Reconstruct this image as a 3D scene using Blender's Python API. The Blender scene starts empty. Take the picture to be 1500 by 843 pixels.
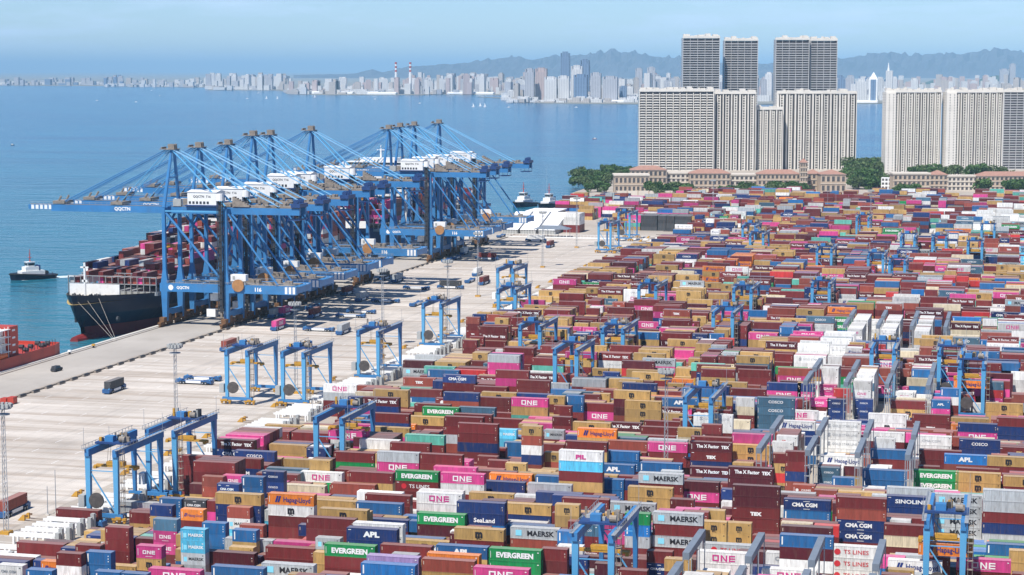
import bpy, math, random
import numpy as np
from mathutils import Vector, Matrix
PI = math.pi
S = bpy.context.scene
COL = S.collection
# ------------------------------------------------------------------ camera, sky, sun, exposure
H = 120.0; F = 2917.0; CX = 750.0; CY = 421.5
PITCH = math.atan(318.5 / F); YAW = math.atan(.2554 * math.cos(PITCH))
cam_d = bpy.data.cameras.new('camera'); cam = bpy.data.objects.new('camera', cam_d); COL.objects.link(cam)
cam.location = (0, 0, H); cam.rotation_euler = (PI / 2 - PITCH, 0, YAW)
cam_d.sensor_width = 36; cam_d.lens = 36 * F / 1500; cam_d.clip_start = 5; cam_d.clip_end = 500000
S.camera = cam
SUN_EL = 58; SUN_AZ = (-0.30, -1.0)       # horizontal direction towards the sun
W = bpy.data.worlds.new('World'); S.world = W; W.use_nodes = True
nt = W.node_tree; nt.nodes.clear()
wo = nt.nodes.new('ShaderNodeOutputWorld'); bg = nt.nodes.new('ShaderNodeBackground'); sk = nt.nodes.new('ShaderNodeTexSky')
sk.sky_type = 'NISHITA'; sk.sun_disc = False; sk.sun_elevation = math.radians(SUN_EL)
sk.sun_rotation = math.atan2(SUN_AZ[0], SUN_AZ[1]) % (2 * PI)
sk.air_density = 1.0; sk.dust_density = .1; sk.ozone_density = 3.5; sk.altitude = 1500
bg.inputs[1].default_value = .094
# thin clouds, mostly high in the frame, mixed over the sky colour
tc = nt.nodes.new('ShaderNodeTexCoord'); mp = nt.nodes.new('ShaderNodeMapping'); mp.inputs['Scale'].default_value = (9, 9, 60)
no = nt.nodes.new('ShaderNodeTexNoise'); no.inputs['Scale'].default_value = 1.0; no.inputs['Detail'].default_value = 7; no.inputs['Roughness'].default_value = .6
cr = nt.nodes.new('ShaderNodeValToRGB'); cr.color_ramp.elements[0].position = .49; cr.color_ramp.elements[1].position = .72
cr.color_ramp.elements[1].color = (.85, .85, .85, 1)
mx = nt.nodes.new('ShaderNodeMixRGB'); mx.inputs[2].default_value = (8.6, 9.3, 9.9, 1)
nt.links.new(tc.outputs['Generated'], mp.inputs[0]); nt.links.new(mp.outputs[0], no.inputs[0]); nt.links.new(no.outputs['Fac'], cr.inputs[0])
sz = nt.nodes.new('ShaderNodeSeparateXYZ'); nt.links.new(tc.outputs['Generated'], sz.inputs[0]); hm_ = nt.nodes.new('ShaderNodeMapRange'); hm_.inputs[1].default_value = .10; hm_.inputs[2].default_value = .25; hm_.inputs[3].default_value = 1; hm_.inputs[4].default_value = .08
nt.links.new(sz.outputs['Z'], hm_.inputs[0]); cm = nt.nodes.new('ShaderNodeMath'); cm.operation = 'MULTIPLY'; nt.links.new(cr.outputs[0], cm.inputs[0]); nt.links.new(hm_.outputs[0], cm.inputs[1])
nt.links.new(cm.outputs[0], mx.inputs[0]); nt.links.new(sk.outputs[0], mx.inputs[1]); tn = nt.nodes.new('ShaderNodeMixRGB'); tn.blend_type = 'MULTIPLY'; tn.inputs[0].default_value = 1; tn.inputs[2].default_value = (.76, .90, 1.10, 1)
nt.links.new(mx.outputs[0], tn.inputs[1]); nt.links.new(tn.outputs[0], bg.inputs[0]); nt.links.new(bg.outputs[0], wo.inputs[0])
sd = bpy.data.lights.new('sun', 'SUN'); sd.energy = 5.0; sd.angle = math.radians(.53); sd.color = (1, .955, .89)
sun = bpy.data.objects.new('sun', sd); COL.objects.link(sun)
sv = Vector((SUN_AZ[0], SUN_AZ[1], 0)).normalized() * math.cos(math.radians(SUN_EL)) + Vector((0, 0, math.sin(math.radians(SUN_EL))))
sun.rotation_euler = sv.to_track_quat('Z', 'Y').to_euler()
S.view_settings.view_transform = 'Standard'; S.view_settings.look = 'None'; S.view_settings.exposure = .34; S.view_settings.gamma = 1
# ------------------------------------------------------------------ picture <-> world
ca, sa, cp, sp = math.cos(YAW), math.sin(YAW), math.cos(PITCH), math.sin(PITCH)
def proj(X, Y, Z):
    Z = Z - H
    r = X * ca + Y * sa; w = -X * sa * cp + Y * ca * cp - Z * sp; u = -X * sa * sp + Y * ca * sp + Z * cp
    return CX + F * r / w, CY - F * u / w
def ground(px, py, z=0.0):
    x = (px - CX) / F; y = -(py - CY) / F
    d = (ca * x - sa * cp - sa * sp * y, sa * x + ca * cp + ca * sp * y, -sp + cp * y)
    t = (z - H) / d[2]
    return d[0] * t, d[1] * t
def far(px, dist):                       # a bearing and a distance
    a = math.atan((px - CX) / F * math.cos(PITCH))
    b = a - YAW
    return math.sin(b) * dist / math.cos(a), math.cos(b) * dist / math.cos(a)
# ------------------------------------------------------------------ materials
def nd(n, t, **k):
    x = n.nodes.new(t)
    for a, v in k.items():
        if a in x.inputs: x.inputs[a].default_value = v
        else: setattr(x, a, v)
    return x
def mat(name, col=(.5, .5, .5), rough=.6, metal=0., src=None, var=.12, scale=.6, stretch=(1, 1, 1), bump=0., spec=.4, dirt=None, dirtamt=0., top_pale=0.):
    m = bpy.data.materials.new(name); m.use_nodes = True; n = m.node_tree; l = n.links
    b = n.nodes['Principled BSDF']; b.inputs['Roughness'].default_value = rough; b.inputs['Metallic'].default_value = metal
    b.inputs['Specular IOR Level'].default_value = spec
    if src == 'attr':
        a = nd(n, 'ShaderNodeAttribute'); a.attribute_name = 'col'; base = a.outputs['Color']
    elif src == 'obj':
        base = nd(n, 'ShaderNodeObjectInfo').outputs['Color']
    else:
        r = nd(n, 'ShaderNodeRGB'); r.outputs[0].default_value = (*col, 1); base = r.outputs[0]
    t = nd(n, 'ShaderNodeTexCoord'); mpn = nd(n, 'ShaderNodeMapping'); mpn.inputs['Scale'].default_value = stretch
    l.new(t.outputs['Object'], mpn.inputs[0])
    ns = nd(n, 'ShaderNodeTexNoise'); ns.inputs['Scale'].default_value = scale; ns.inputs['Detail'].default_value = 6; ns.inputs['Roughness'].default_value = .65
    l.new(mpn.outputs[0], ns.inputs[0])
    mr = nd(n, 'ShaderNodeMapRange'); mr.inputs[1].default_value = .3; mr.inputs[2].default_value = .7; mr.inputs[3].default_value = 1 - var; mr.inputs[4].default_value = 1 + var
    l.new(ns.outputs['Fac'], mr.inputs[0])
    vm = nd(n, 'ShaderNodeVectorMath'); vm.operation = 'SCALE'; l.new(base, vm.inputs[0]); l.new(mr.outputs[0], vm.inputs['Scale'])
    out = vm.outputs[0]
    if dirt:
        n2 = nd(n, 'ShaderNodeTexNoise'); n2.inputs['Scale'].default_value = scale * 2.3; n2.inputs['Detail'].default_value = 8; l.new(mpn.outputs[0], n2.inputs[0])
        r2 = nd(n, 'ShaderNodeMapRange'); r2.inputs[1].default_value = .52; r2.inputs[2].default_value = .75; r2.inputs[3].default_value = 0; r2.inputs[4].default_value = dirtamt
        l.new(n2.outputs['Fac'], r2.inputs[0]); mm = nd(n, 'ShaderNodeMixRGB'); mm.inputs[2].default_value = (*dirt, 1)
        l.new(r2.outputs[0], mm.inputs[0]); l.new(out, mm.inputs[1]); out = mm.outputs[0]
    if top_pale:       # upward faces mixed evenly with a paler tone
        g = nd(n, 'ShaderNodeNewGeometry'); s = nd(n, 'ShaderNodeSeparateXYZ'); l.new(g.outputs['True Normal'], s.inputs[0])
        r3 = nd(n, 'ShaderNodeMapRange'); r3.inputs[1].default_value = .7; r3.inputs[2].default_value = .95; r3.inputs[4].default_value = top_pale; l.new(s.outputs['Z'], r3.inputs[0])
        mm = nd(n, 'ShaderNodeMixRGB'); mm.inputs[2].default_value = (.50, .43, .37, 1); l.new(r3.outputs[0], mm.inputs[0]); l.new(out, mm.inputs[1]); out = mm.outputs[0]
    l.new(out, b.inputs['Base Color'])
    if bump:
        bp = nd(n, 'ShaderNodeBump'); bp.inputs['Strength'].default_value = bump; bp.inputs['Distance'].default_value = .1; l.new(ns.outputs['Fac'], bp.inputs['Height']); l.new(bp.outputs[0], b.inputs['Normal'])
    return m
M = {}
M['box'] = mat('container_paint', src='obj', top_pale=.27, rough=.5, var=.2, scale=.8, stretch=(2.2, 1.4, .28), dirt=(.15, .09, .06), dirtamt=.42)
M['bulk'] = mat('container_paint_stack', src='attr', top_pale=.27, rough=.5, var=.2, scale=.5, stretch=(1.4, 1.2, .3), dirt=(.15, .09, .06), dirtamt=.42)
M['letter'] = mat('lettering', src='attr', rough=.5, var=.03)
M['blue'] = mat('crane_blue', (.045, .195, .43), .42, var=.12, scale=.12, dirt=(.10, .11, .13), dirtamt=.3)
M['bluelt'] = mat('crane_blue_painted_sunlight', (.10, .34, .58), .4, var=.08, scale=.1)  # lighter copy of the crane blue, sunlight put into its colour
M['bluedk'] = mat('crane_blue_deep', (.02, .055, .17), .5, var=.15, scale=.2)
M['white'] = mat('white_paint', (.78, .78, .76), .5, var=.05, scale=.3, dirt=(.45, .42, .38), dirtamt=.3)
M['whitec'] = mat('white_fabric', (.82, .82, .81), .6, var=.03, scale=.1)
M['yellow'] = mat('safety_yellow', (.50, .27, .035), .5, var=.15, scale=.5, dirt=(.15, .09, .04), dirtamt=.5)
M['rust'] = mat('rusty_bogie', (.17, .085, .035), .7, var=.3, scale=.8, dirt=(.03, .025, .02), dirtamt=.6)
M['brown'] = mat('brown_walkway', (.25, .215, .18), .8, var=.25, scale=.5, dirt=(.06, .06, .07), dirtamt=.6)
M['dark'] = mat('dark_steel', (.035, .038, .045), .6, var=.2)
M['grey'] = mat('galvanised_steel', (.33, .35, .37), .5, metal=.2, var=.12)
M['rack'] = mat('slate_grey_rack', (.17, .20, .24), .55, var=.1, scale=.3)
M['carrier'] = mat('carrier_blue', (.03, .10, .25), .45, var=.15)
M['glass'] = mat('dark_glass', (.02, .03, .04), .12, spec=.6, var=.1)
M['tyre'] = mat('tyre_rubber', (.015, .015, .016), .8)
M['reel'] = mat('cable_reel', (.08, .07, .065), .7, var=.3, scale=1)
M['orange'] = mat('orange_reel', (.36, .18, .07), .6, var=.2)
M['concrete'] = mat('pale_concrete', (.56, .53, .48), .85, var=.08, scale=.05, dirt=(.3, .27, .24), dirtamt=.3)
M['rail'] = mat('rail_steel', (.16, .12, .10), .6, var=.2)
M['steelbox'] = mat('grey_cabinet', (.36, .37, .36), .6, var=.1)
M['red'] = mat('ship_red', (.42, .05, .03), .5, var=.15, scale=.05, dirt=(.12, .03, .02), dirtamt=.4)
M['hull'] = mat('ship_black_hull', (.006, .010, .030), .4, var=.3, scale=.03)
M['boot'] = mat('ship_antifouling', (.20, .018, .018), .6, var=.25, scale=.05)
M['deck'] = mat('ship_deck', (.20, .17, .15), .8, var=.2)
M['olive'] = mat('ship_deck_buff', (.40, .30, .12), .8, var=.1)
M['bark'] = mat('bark', (.10, .07, .05), .9)
M['leaf'] = mat('foliage', (.055, .12, .025), .7, var=.4, scale=.35)
M['leaf2'] = mat('foliage_light', (.085, .13, .04), .7, var=.4, scale=.35)
M['tile'] = mat('red_roof_tile', (.34, .19, .145), .8, var=.15, scale=.4, dirt=(.3, .2, .16), dirtamt=.4)
M['stone'] = mat('beige_stone', (.46, .36, .27), .85, var=.1, scale=.1)
M['stone2'] = mat('pale_render', (.60, .54, .46), .85, var=.08, scale=.1)
M['twhite'] = mat('tower_white', (.72, .685, .62), .7, var=.06, scale=.05, dirt=(.38, .36, .33), dirtamt=.3)
M['tgrey'] = mat('tower_grey', (.50, .50, .50), .7, var=.08, scale=.05)
M['tdark'] = mat('tower_dark_window', (.085, .08, .082), .35, var=.35, scale=.25, spec=.5)
M['foam'] = mat('wake_foam', (.62, .70, .72), .8, var=.2, scale=.4)

def facade(name, wall, win, sx=.16, sz=.3):
    m = bpy.data.materials.new(name); m.use_nodes = True; n = m.node_tree; l = n.links; b = n.nodes['Principled BSDF']; b.inputs['Roughness'].default_value = .7
    g = nd(n, 'ShaderNodeNewGeometry'); s = nd(n, 'ShaderNodeSeparateXYZ'); l.new(g.outputs['Position'], s.inputs[0])
    def band(o, f, d):
        a = nd(n, 'ShaderNodeMath'); a.operation = 'MULTIPLY'; a.inputs[1].default_value = f; l.new(o, a.inputs[0])
        c = nd(n, 'ShaderNodeMath'); c.operation = 'FRACT'; l.new(a.outputs[0], c.inputs[0])
        e = nd(n, 'ShaderNodeMath'); e.operation = 'GREATER_THAN'; e.inputs[1].default_value = d; l.new(c.outputs[0], e.inputs[0]); return e.outputs[0]
    u = band(s.outputs['X'], sx, .45); v = band(s.outputs['Z'], sz, .45)
    k = nd(n, 'ShaderNodeMath'); k.operation = 'MULTIPLY'; l.new(u, k.inputs[0]); l.new(v, k.inputs[1])
    nz = nd(n, 'ShaderNodeSeparateXYZ'); l.new(g.outputs['Normal'], nz.inputs[0]); ab = nd(n, 'ShaderNodeMath'); ab.operation = 'LESS_THAN'; ab.inputs[1].default_value = .5; l.new(nz.outputs['Z'], ab.inputs[0])
    k2 = nd(n, 'ShaderNodeMath'); k2.operation = 'MULTIPLY'; l.new(k.outputs[0], k2.inputs[0]); l.new(ab.outputs[0], k2.inputs[1])
    mxn = nd(n, 'ShaderNodeMixRGB'); mxn.inputs[1].default_value = (*wall, 1); mxn.inputs[2].default_value = (*win, 1); l.new(k2.outputs[0], mxn.inputs[0]); l.new(mxn.outputs[0], b.inputs['Base Color'])
    return m
FAC = [facade('facade_white', (.66, .66, .65), (.25, .27, .30)), facade('facade_cream', (.48, .44, .40), (.2, .2, .22)), facade('facade_grey', (.46, .47, .50), (.12, .14, .18)),
       facade('facade_blue_glass', (.16, .24, .36), (.06, .10, .18), .1, .2), facade('facade_pinkish', (.52, .42, .40), (.2, .17, .18))]

def ground_mat(name, c1, c2, line, stripes):
    m = bpy.data.materials.new(name); m.use_nodes = True; n = m.node_tree; l = n.links; b = n.nodes['Principled BSDF']; b.inputs['Roughness'].default_value = .85
    t = nd(n, 'ShaderNodeTexCoord')
    def noise(sc, st, det=6):
        mpn = nd(n, 'ShaderNodeMapping'); mpn.inputs['Scale'].default_value = st; l.new(t.outputs['Object'], mpn.inputs[0])
        x = nd(n, 'ShaderNodeTexNoise'); x.inputs['Scale'].default_value = sc; x.inputs['Detail'].default_value = det; x.inputs['Roughness'].default_value = .6; l.new(mpn.outputs[0], x.inputs[0]); return x.outputs['Fac']
    r = nd(n, 'ShaderNodeValToRGB'); r.color_ramp.elements[0].position = .3; r.color_ramp.elements[0].color = (*c1, 1); r.color_ramp.elements[1].position = .7; r.color_ramp.elements[1].color = (*c2, 1)
    l.new(noise(.02, (1, 1, 1)), r.inputs[0]); out = r.outputs[0]
    if stripes:      # tyre-worn lanes that run across (X) or along (Y)
        for st, c, lo, hi, am in (((.012, .30, 1), (.27, .20, .14), .46, .62, .6), ((.5, .012, 1), (.22, .21, .20), .55, .75, .55), ((.02, .12, 1), (.66, .60, .53), .52, .66, .45)):
            q = nd(n, 'ShaderNodeMapRange'); q.inputs[1].default_value = lo; q.inputs[2].default_value = hi; q.inputs[4].default_value = am; l.new(noise(.6, st, 4), q.inputs[0])
            mm = nd(n, 'ShaderNodeMixRGB'); mm.inputs[2].default_value = (*c, 1); l.new(q.outputs[0], mm.inputs[0]); l.new(out, mm.inputs[1]); out = mm.outputs[0]
    for sc, lo, hi, c, am in ((.035, .56, .72, (.26, .235, .205), .45), (.35, .66, .74, (.16, .15, .14), .55)):      # patches and oil stains
        q = nd(n, 'ShaderNodeMapRange'); q.inputs[1].default_value = lo; q.inputs[2].default_value = hi; q.inputs[4].default_value = am; l.new(noise(sc, (1, 1, 1), 7), q.inputs[0])
        mm = nd(n, 'ShaderNodeMixRGB'); mm.inputs[2].default_value = (*c, 1); l.new(q.outputs[0], mm.inputs[0]); l.new(out, mm.inputs[1]); out = mm.outputs[0]
    br = nd(n, 'ShaderNodeTexBrick'); br.inputs['Scale'].default_value = 1; br.inputs['Brick Width'].default_value = 7; br.inputs['Row Height'].default_value = 7; br.inputs['Mortar Size'].default_value = .07; br.offset = 0
    br.inputs['Color1'].default_value = (0, 0, 0, 1); br.inputs['Color2'].default_value = (0, 0, 0, 1); br.inputs['Mortar'].default_value = (1, 1, 1, 1); l.new(t.outputs['Object'], br.inputs[0])
    mu = nd(n, 'ShaderNodeMath'); mu.operation = 'MULTIPLY'; mu.inputs[1].default_value = line; l.new(br.outputs['Color'], mu.inputs[0])
    mm = nd(n, 'ShaderNodeMixRGB'); mm.inputs[2].default_value = (.2, .17, .14, 1); l.new(mu.outputs[0], mm.inputs[0]); l.new(out, mm.inputs[1])
    l.new(mm.outputs[0], b.inputs['Base Color'])
    return m
M['yard'] = ground_mat('yard_concrete', (.33, .285, .24), (.45, .40, .335), .5, False)
M['lane'] = ground_mat('lane_concrete', (.42, .375, .325), (.58, .53, .47), .5, True)
M['apron'] = ground_mat('quay_apron_concrete', (.33, .30, .265), (.44, .405, .36), .4, False)
M['land'] = mat('far_land', (.22, .22, .19), .9, var=.3, scale=.004)
M['wood'] = mat('hill_woodland', (.05, .085, .05), .9, var=.3, scale=.002)
M['hill'] = mat('hill_rock_and_wood', (.055, .06, .075), .9, var=.3, scale=.0012, dirt=(.16, .15, .16), dirtamt=.5)
def sea_mat():
    m = bpy.data.materials.new('sea_water'); m.use_nodes = True; n = m.node_tree; l = n.links; b = n.nodes['Principled BSDF']
    b.inputs['Roughness'].default_value = .14; b.inputs['IOR'].default_value = 1.33; b.inputs['Specular IOR Level'].default_value = .32
    t = nd(n, 'ShaderNodeNewGeometry'); hs = []
    for sc, st, am in ((.30, (.6, 1, 1), .30), (.075, (.5, 1.1, 1), .75), (.018, (.5, 1.5, 1), .9)):
        mpn = nd(n, 'ShaderNodeMapping'); mpn.inputs['Scale'].default_value = st; mpn.inputs['Rotation'].default_value = (0, 0, .5); l.new(t.outputs['Position'], mpn.inputs[0])
        x = nd(n, 'ShaderNodeTexNoise'); x.inputs['Scale'].default_value = sc; x.inputs['Detail'].default_value = 4; l.new(mpn.outputs[0], x.inputs[0])
        q = nd(n, 'ShaderNodeMath'); q.operation = 'MULTIPLY'; q.inputs[1].default_value = am; l.new(x.outputs['Fac'], q.inputs[0]); hs.append(q.outputs[0])
    a1 = nd(n, 'ShaderNodeMath'); l.new(hs[0], a1.inputs[0]); l.new(hs[1], a1.inputs[1]); a2 = nd(n, 'ShaderNodeMath'); l.new(a1.outputs[0], a2.inputs[0]); l.new(hs[2], a2.inputs[1])
    bp = nd(n, 'ShaderNodeBump'); bp.inputs['Strength'].default_value = 1; bp.inputs['Distance'].default_value = 4.0; l.new(a2.outputs[0], bp.inputs['Height']); l.new(bp.outputs[0], b.inputs['Normal'])
    mpn = nd(n, 'ShaderNodeMapping'); mpn.inputs['Scale'].default_value = (.0009, .0045, 1); l.new(t.outputs['Position'], mpn.inputs[0])
    x = nd(n, 'ShaderNodeTexNoise'); x.inputs['Scale'].default_value = 2.2; x.inputs['Detail'].default_value = 9; x.inputs['Roughness'].default_value = .68; l.new(mpn.outputs[0], x.inputs[0])
    r = nd(n, 'ShaderNodeValToRGB'); e = r.color_ramp.elements; e[0].position = .40; e[0].color = (.002, .070, .180, 1); e[1].position = .60; e[1].color = (.008, .135, .250, 1)
    l.new(x.outputs['Fac'], r.inputs[0])
    # silty shallow water close to the port, deep blue bay beyond
    sx = nd(n, 'ShaderNodeSeparateXYZ'); l.new(t.outputs['Position'], sx.inputs[0]); q = nd(n, 'ShaderNodeMath'); q.operation = 'MULTIPLY'; q.inputs[1].default_value = 900; l.new(x.outputs['Fac'], q.inputs[0])
    q2 = nd(n, 'ShaderNodeMath'); l.new(q.outputs[0], q2.inputs[0]); l.new(sx.outputs['Y'], q2.inputs[1]); q3 = nd(n, 'ShaderNodeMapRange'); q3.inputs[1].default_value = 1100; q3.inputs[2].default_value = 3600; q3.inputs[3].default_value = .85; q3.inputs[4].default_value = 0; l.new(q2.outputs[0], q3.inputs[0])
    mm = nd(n, 'ShaderNodeMixRGB'); mm.inputs[2].default_value = (.022, .155, .200, 1); l.new(q3.outputs[0], mm.inputs[0]); l.new(r.outputs[0], mm.inputs[1]); l.new(mm.outputs[0], b.inputs['Base Color'])
    return m
M['sea'] = sea_mat()
# ------------------------------------------------------------------ mesh building
BOXF = ((0, 3, 2, 1), (4, 5, 6, 7), (0, 1, 5, 4), (1, 2, 6, 5), (2, 3, 7, 6), (3, 0, 4, 7))
class MB:
    def __init__(s): s.v = []; s.f = []; s.m = []; s.k = 0
    def mesh(s, vs, fs):
        o = len(s.v); s.v += [tuple(p) for p in vs]; s.f += [tuple(i + o for i in f) for f in fs]; s.m += [s.k] * len(fs); return s
    def box(s, x0, x1, y0, y1, z0, z1):
        return s.mesh([(x0, y0, z0), (x1, y0, z0), (x1, y1, z0), (x0, y1, z0), (x0, y0, z1), (x1, y0, z1), (x1, y1, z1), (x0, y1, z1)], BOXF)
    def taper(s, x0, x1, y0, y1, z0, X0, X1, Y0, Y1, z1):
        return s.mesh([(x0, y0, z0), (x1, y0, z0), (x1, y1, z0), (x0, y1, z0), (X0, Y0, z1), (X1, Y0, z1), (X1, Y1, z1), (X0, Y1, z1)], BOXF)
    def bar(s, p, q, w, h=None):
        h = h or w; p = Vector(p); q = Vector(q); d = (q - p).normalized(); up = Vector((0, 0, 1)) if abs(d.z) < .95 else Vector((1, 0, 0))
        a = d.cross(up).normalized() * w / 2; b = a.cross(d).normalized() * h / 2
        return s.mesh([p - a - b, p + a - b, p + a + b, p - a + b, q - a - b, q + a - b, q + a + b, q - a + b], ((0, 3, 2, 1), (4, 5, 6, 7), (0, 1, 5, 4), (1, 2, 6, 5), (2, 3, 7, 6), (3, 0, 4, 7)))
    def tube(s, p, q, r, r2=None, n=8):
        r2 = r if r2 is None else r2; p = Vector(p); q = Vector(q); d = (q - p).normalized(); up = Vector((0, 0, 1)) if abs(d.z) < .95 else Vector((1, 0, 0))
        a = d.cross(up).normalized(); b = a.cross(d); vs = []
        for c, rr in ((p, r), (q, r2)):
            for i in range(n): vs.append(c + (a * math.cos(2 * PI * i / n) + b * math.sin(2 * PI * i / n)) * rr)
        return s.mesh(vs, [(i, (i + 1) % n, n + (i + 1) % n, n + i) for i in range(n)] + [tuple(range(n))[::-1], tuple(range(n, 2 * n))])
    def prism(s, pts, z0, z1):
        n = len(pts); return s.mesh([(x, y, z0) for x, y in pts] + [(x, y, z1) for x, y in pts], [(i, (i + 1) % n, n + (i + 1) % n, n + i) for i in range(n)] + [tuple(range(n))[::-1], tuple(range(n, 2 * n))])
    def data(s, name, mats, smooth=False):
        me = bpy.data.meshes.new(name); me.from_pydata(s.v, [], s.f); mats = mats if isinstance(mats, (list, tuple)) else [mats]
        for m in mats: me.materials.append(m)
        if len(mats) > 1: me.polygons.foreach_set('material_index', s.m)
        if smooth: me.polygons.foreach_set('use_smooth', [True] * len(s.f))
        me.update(); return me
def link(name, me, parent=None, loc=None):
    o = bpy.data.objects.new(name, me); COL.objects.link(o)
    if parent: o.parent = parent
    if loc: o.location = loc
    return o
def tag(o, label=None, cat=None, group=None, kind=None):
    if label: o['label'] = label
    if cat: o['category'] = cat
    if group: o['group'] = group
    if kind: o['kind'] = kind
    return o
def thing(name, label, cat, loc=(0, 0, 0), rz=0, group=None):
    o = bpy.data.objects.new(name, None); COL.objects.link(o); o.location = loc; o.rotation_euler = (0, 0, rz); o.empty_display_size = 1
    return tag(o, label, cat, group)
def part(name, mb, mats, parent, smooth=False, label=None):
    o = link(name, mb.data(name, mats, smooth) if isinstance(mb, MB) else mb, parent)
    if label: o['label'] = label
    return o
def dup(root, loc, rz=None, label=None, group=None):
    r = root.copy(); COL.objects.link(r); r.location = loc
    if rz is not None: r.rotation_euler = (0, 0, rz)
    if label: r['label'] = label
    if group: r['group'] = group
    for ch in list(root.children):
        c = ch.copy(); COL.objects.link(c); c.parent = r
        for g in ch.children:
            d = g.copy(); COL.objects.link(d); d.parent = c
    return r
def struct(name, mb, m, label=None, smooth=False):
    o = link(name, mb.data(name, m, smooth)); o['kind'] = 'structure'; o['label'] = label or name.replace('_', ' '); o['category'] = 'setting'; return o
_tc = {}
ONEG = {'O': [(0, .9, 0, .2), (0, .9, .8, 1), (0, .2, .2, .8), (.7, .9, .2, .8)], 'N': [(0, .2, 0, 1), (.7, .9, 0, 1)], 'E': [(0, .2, 0, 1), (.2, .85, 0, .2), (.2, .85, .4, .6), (.2, .85, .8, 1)]}
def textmesh(txt, size=1.0, bold=.02):
    """flat letters in the x-z plane, centred; returns verts, faces"""
    k = (txt, bold)
    if txt == 'ONE' and k not in _tc:
        v, f = [], []
        for i, ch in enumerate('ONE'):
            o = i * 1.12 - 1.55
            for a, b, c, d in ONEG[ch]:
                n = len(v); v += [((o + a) * .68, (c - .5) * .70), ((o + b) * .68, (c - .5) * .70), ((o + b) * .68, (d - .5) * .70), ((o + a) * .68, (d - .5) * .70)]; f.append((n, n + 1, n + 2, n + 3))
            if ch == 'N': n = len(v); v += [((o + .2) * .68, .35), ((o + .2) * .68, .15), ((o + .7) * .68, -.35), ((o + .7) * .68, -.15)]; f.append((n, n + 1, n + 2, n + 3))
        _tc[k] = (v, f)
    if k not in _tc:
        c = bpy.data.curves.new('t', 'FONT'); c.body = txt; c.align_x = 'CENTER'; c.align_y = 'CENTER'; c.offset = bold; c.resolution_u = 2; c.size = 1
        o = bpy.data.objects.new('t', c); COL.objects.link(o); dg = bpy.context.evaluated_depsgraph_get(); e = o.evaluated_get(dg); me = e.to_mesh()
        v = [(p.co.x, p.co.y) for p in me.vertices]; f = [tuple(p.vertices) for p in me.polygons]; e.to_mesh_clear(); bpy.data.objects.remove(o); bpy.data.curves.remove(c)
        _tc[k] = (v, f)
    v, f = _tc[k]
    return [(x * size, 0, y * size) for x, y in v], f
def text_on(mb, txt, size, x, y, z, face='-y', sx=1.0, bold=.02):
    v, f = textmesh(txt, size, bold)
    if face == '-y': vs = [(x + a * sx, y, z + c) for a, b, c in v]
    elif face == '+x': vs = [(x, y + a * sx, z + c) for a, b, c in v]
    mb.mesh(vs, f)
# ------------------------------------------------------------------ sea, land, haze
rnd = random.Random(7)
def sheet(mb, pts, z): mb.mesh([(x, y, z) for x, y in pts], [tuple(range(len(pts)))])
R_ = 150000
mb = MB(); sheet(mb, [(-R_, -3000), (R_, -3000), (R_, R_), (-R_, R_)], -4.0); struct('sea', mb, M['sea'], 'blue green bay water rippled by the wind')
coast = [(-391, -400), (2500, -400), (2500, 2620), (100, 2620), (-185, 2607), (-300, 2540), (-455, 2470), (-452, 2410), (-432, 2200), (-430, 2040), (-424, 1909), (-391, 1860)]
mb = MB(); mb.prism(coast, -9, 0); struct('port_ground', mb, M['yard'], 'concrete ground of the container port')
mb = MB(); sheet(mb, [(-357.6, -400), (-254, -400), (-254, 1425), (-357.6, 1425)], .02); struct('vehicle_lanes', mb, M['lane'], 'pale concrete lanes for the carrier vehicles')
mb = MB(); sheet(mb, [(-390.2, -400), (-359, -400), (-359, 1425), (-390.2, 1425)], .02); struct('quay_apron', mb, M['apron'], 'grey concrete quay apron between the crane rails')
mb = MB(); mb.box(-392, -390.2, -400, 1858, -3, .32)
for i in range(150): mb.box(-392.7, -392.0, 300 + i * 10, 302 + i * 10, -3.4, -.6)
struct('quay_edge', mb, M['concrete'], 'pale concrete quay edge with dark fenders')
mb = MB()
for x in (-388, -357): 
    for d in (-.3, .3): mb.box(x + d - .08, x + d + .08, -400, 1420, .02, .12)
for k in range(-2, 43):
    for s in (-14.2, 14.2): mb.box(-256, 56, 430 + 31 * k + s - .12, 430 + 31 * k + s + .12, .02, .16)
struct('crane_rails', mb, M['rail'], 'steel crane rails along the quay and between the stacks')
mb = MB(); mb.box(-355.9, -355.2, -400, 1400, .02, .55); struct('quay_kerb', mb, M['brown'], 'low brown kerb behind the landside crane rail')
# markings
mb = MB()
for k in range(60):
    y = 420 + k * 16
    for x in (-345, -330, -315, -300, -285): mb.box(x - .1, x + .1, y, y + 5, .02, .032)
for k in range(-1, 32):
    for s in (-9, -3, 3, 9): mb.box(-252, -232, 430 + 31 * k + s - .1, 430 + 31 * k + s + .1, .02, .032)
struct('lane_markings', mb, M['white'], 'white painted lane markings')
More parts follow.
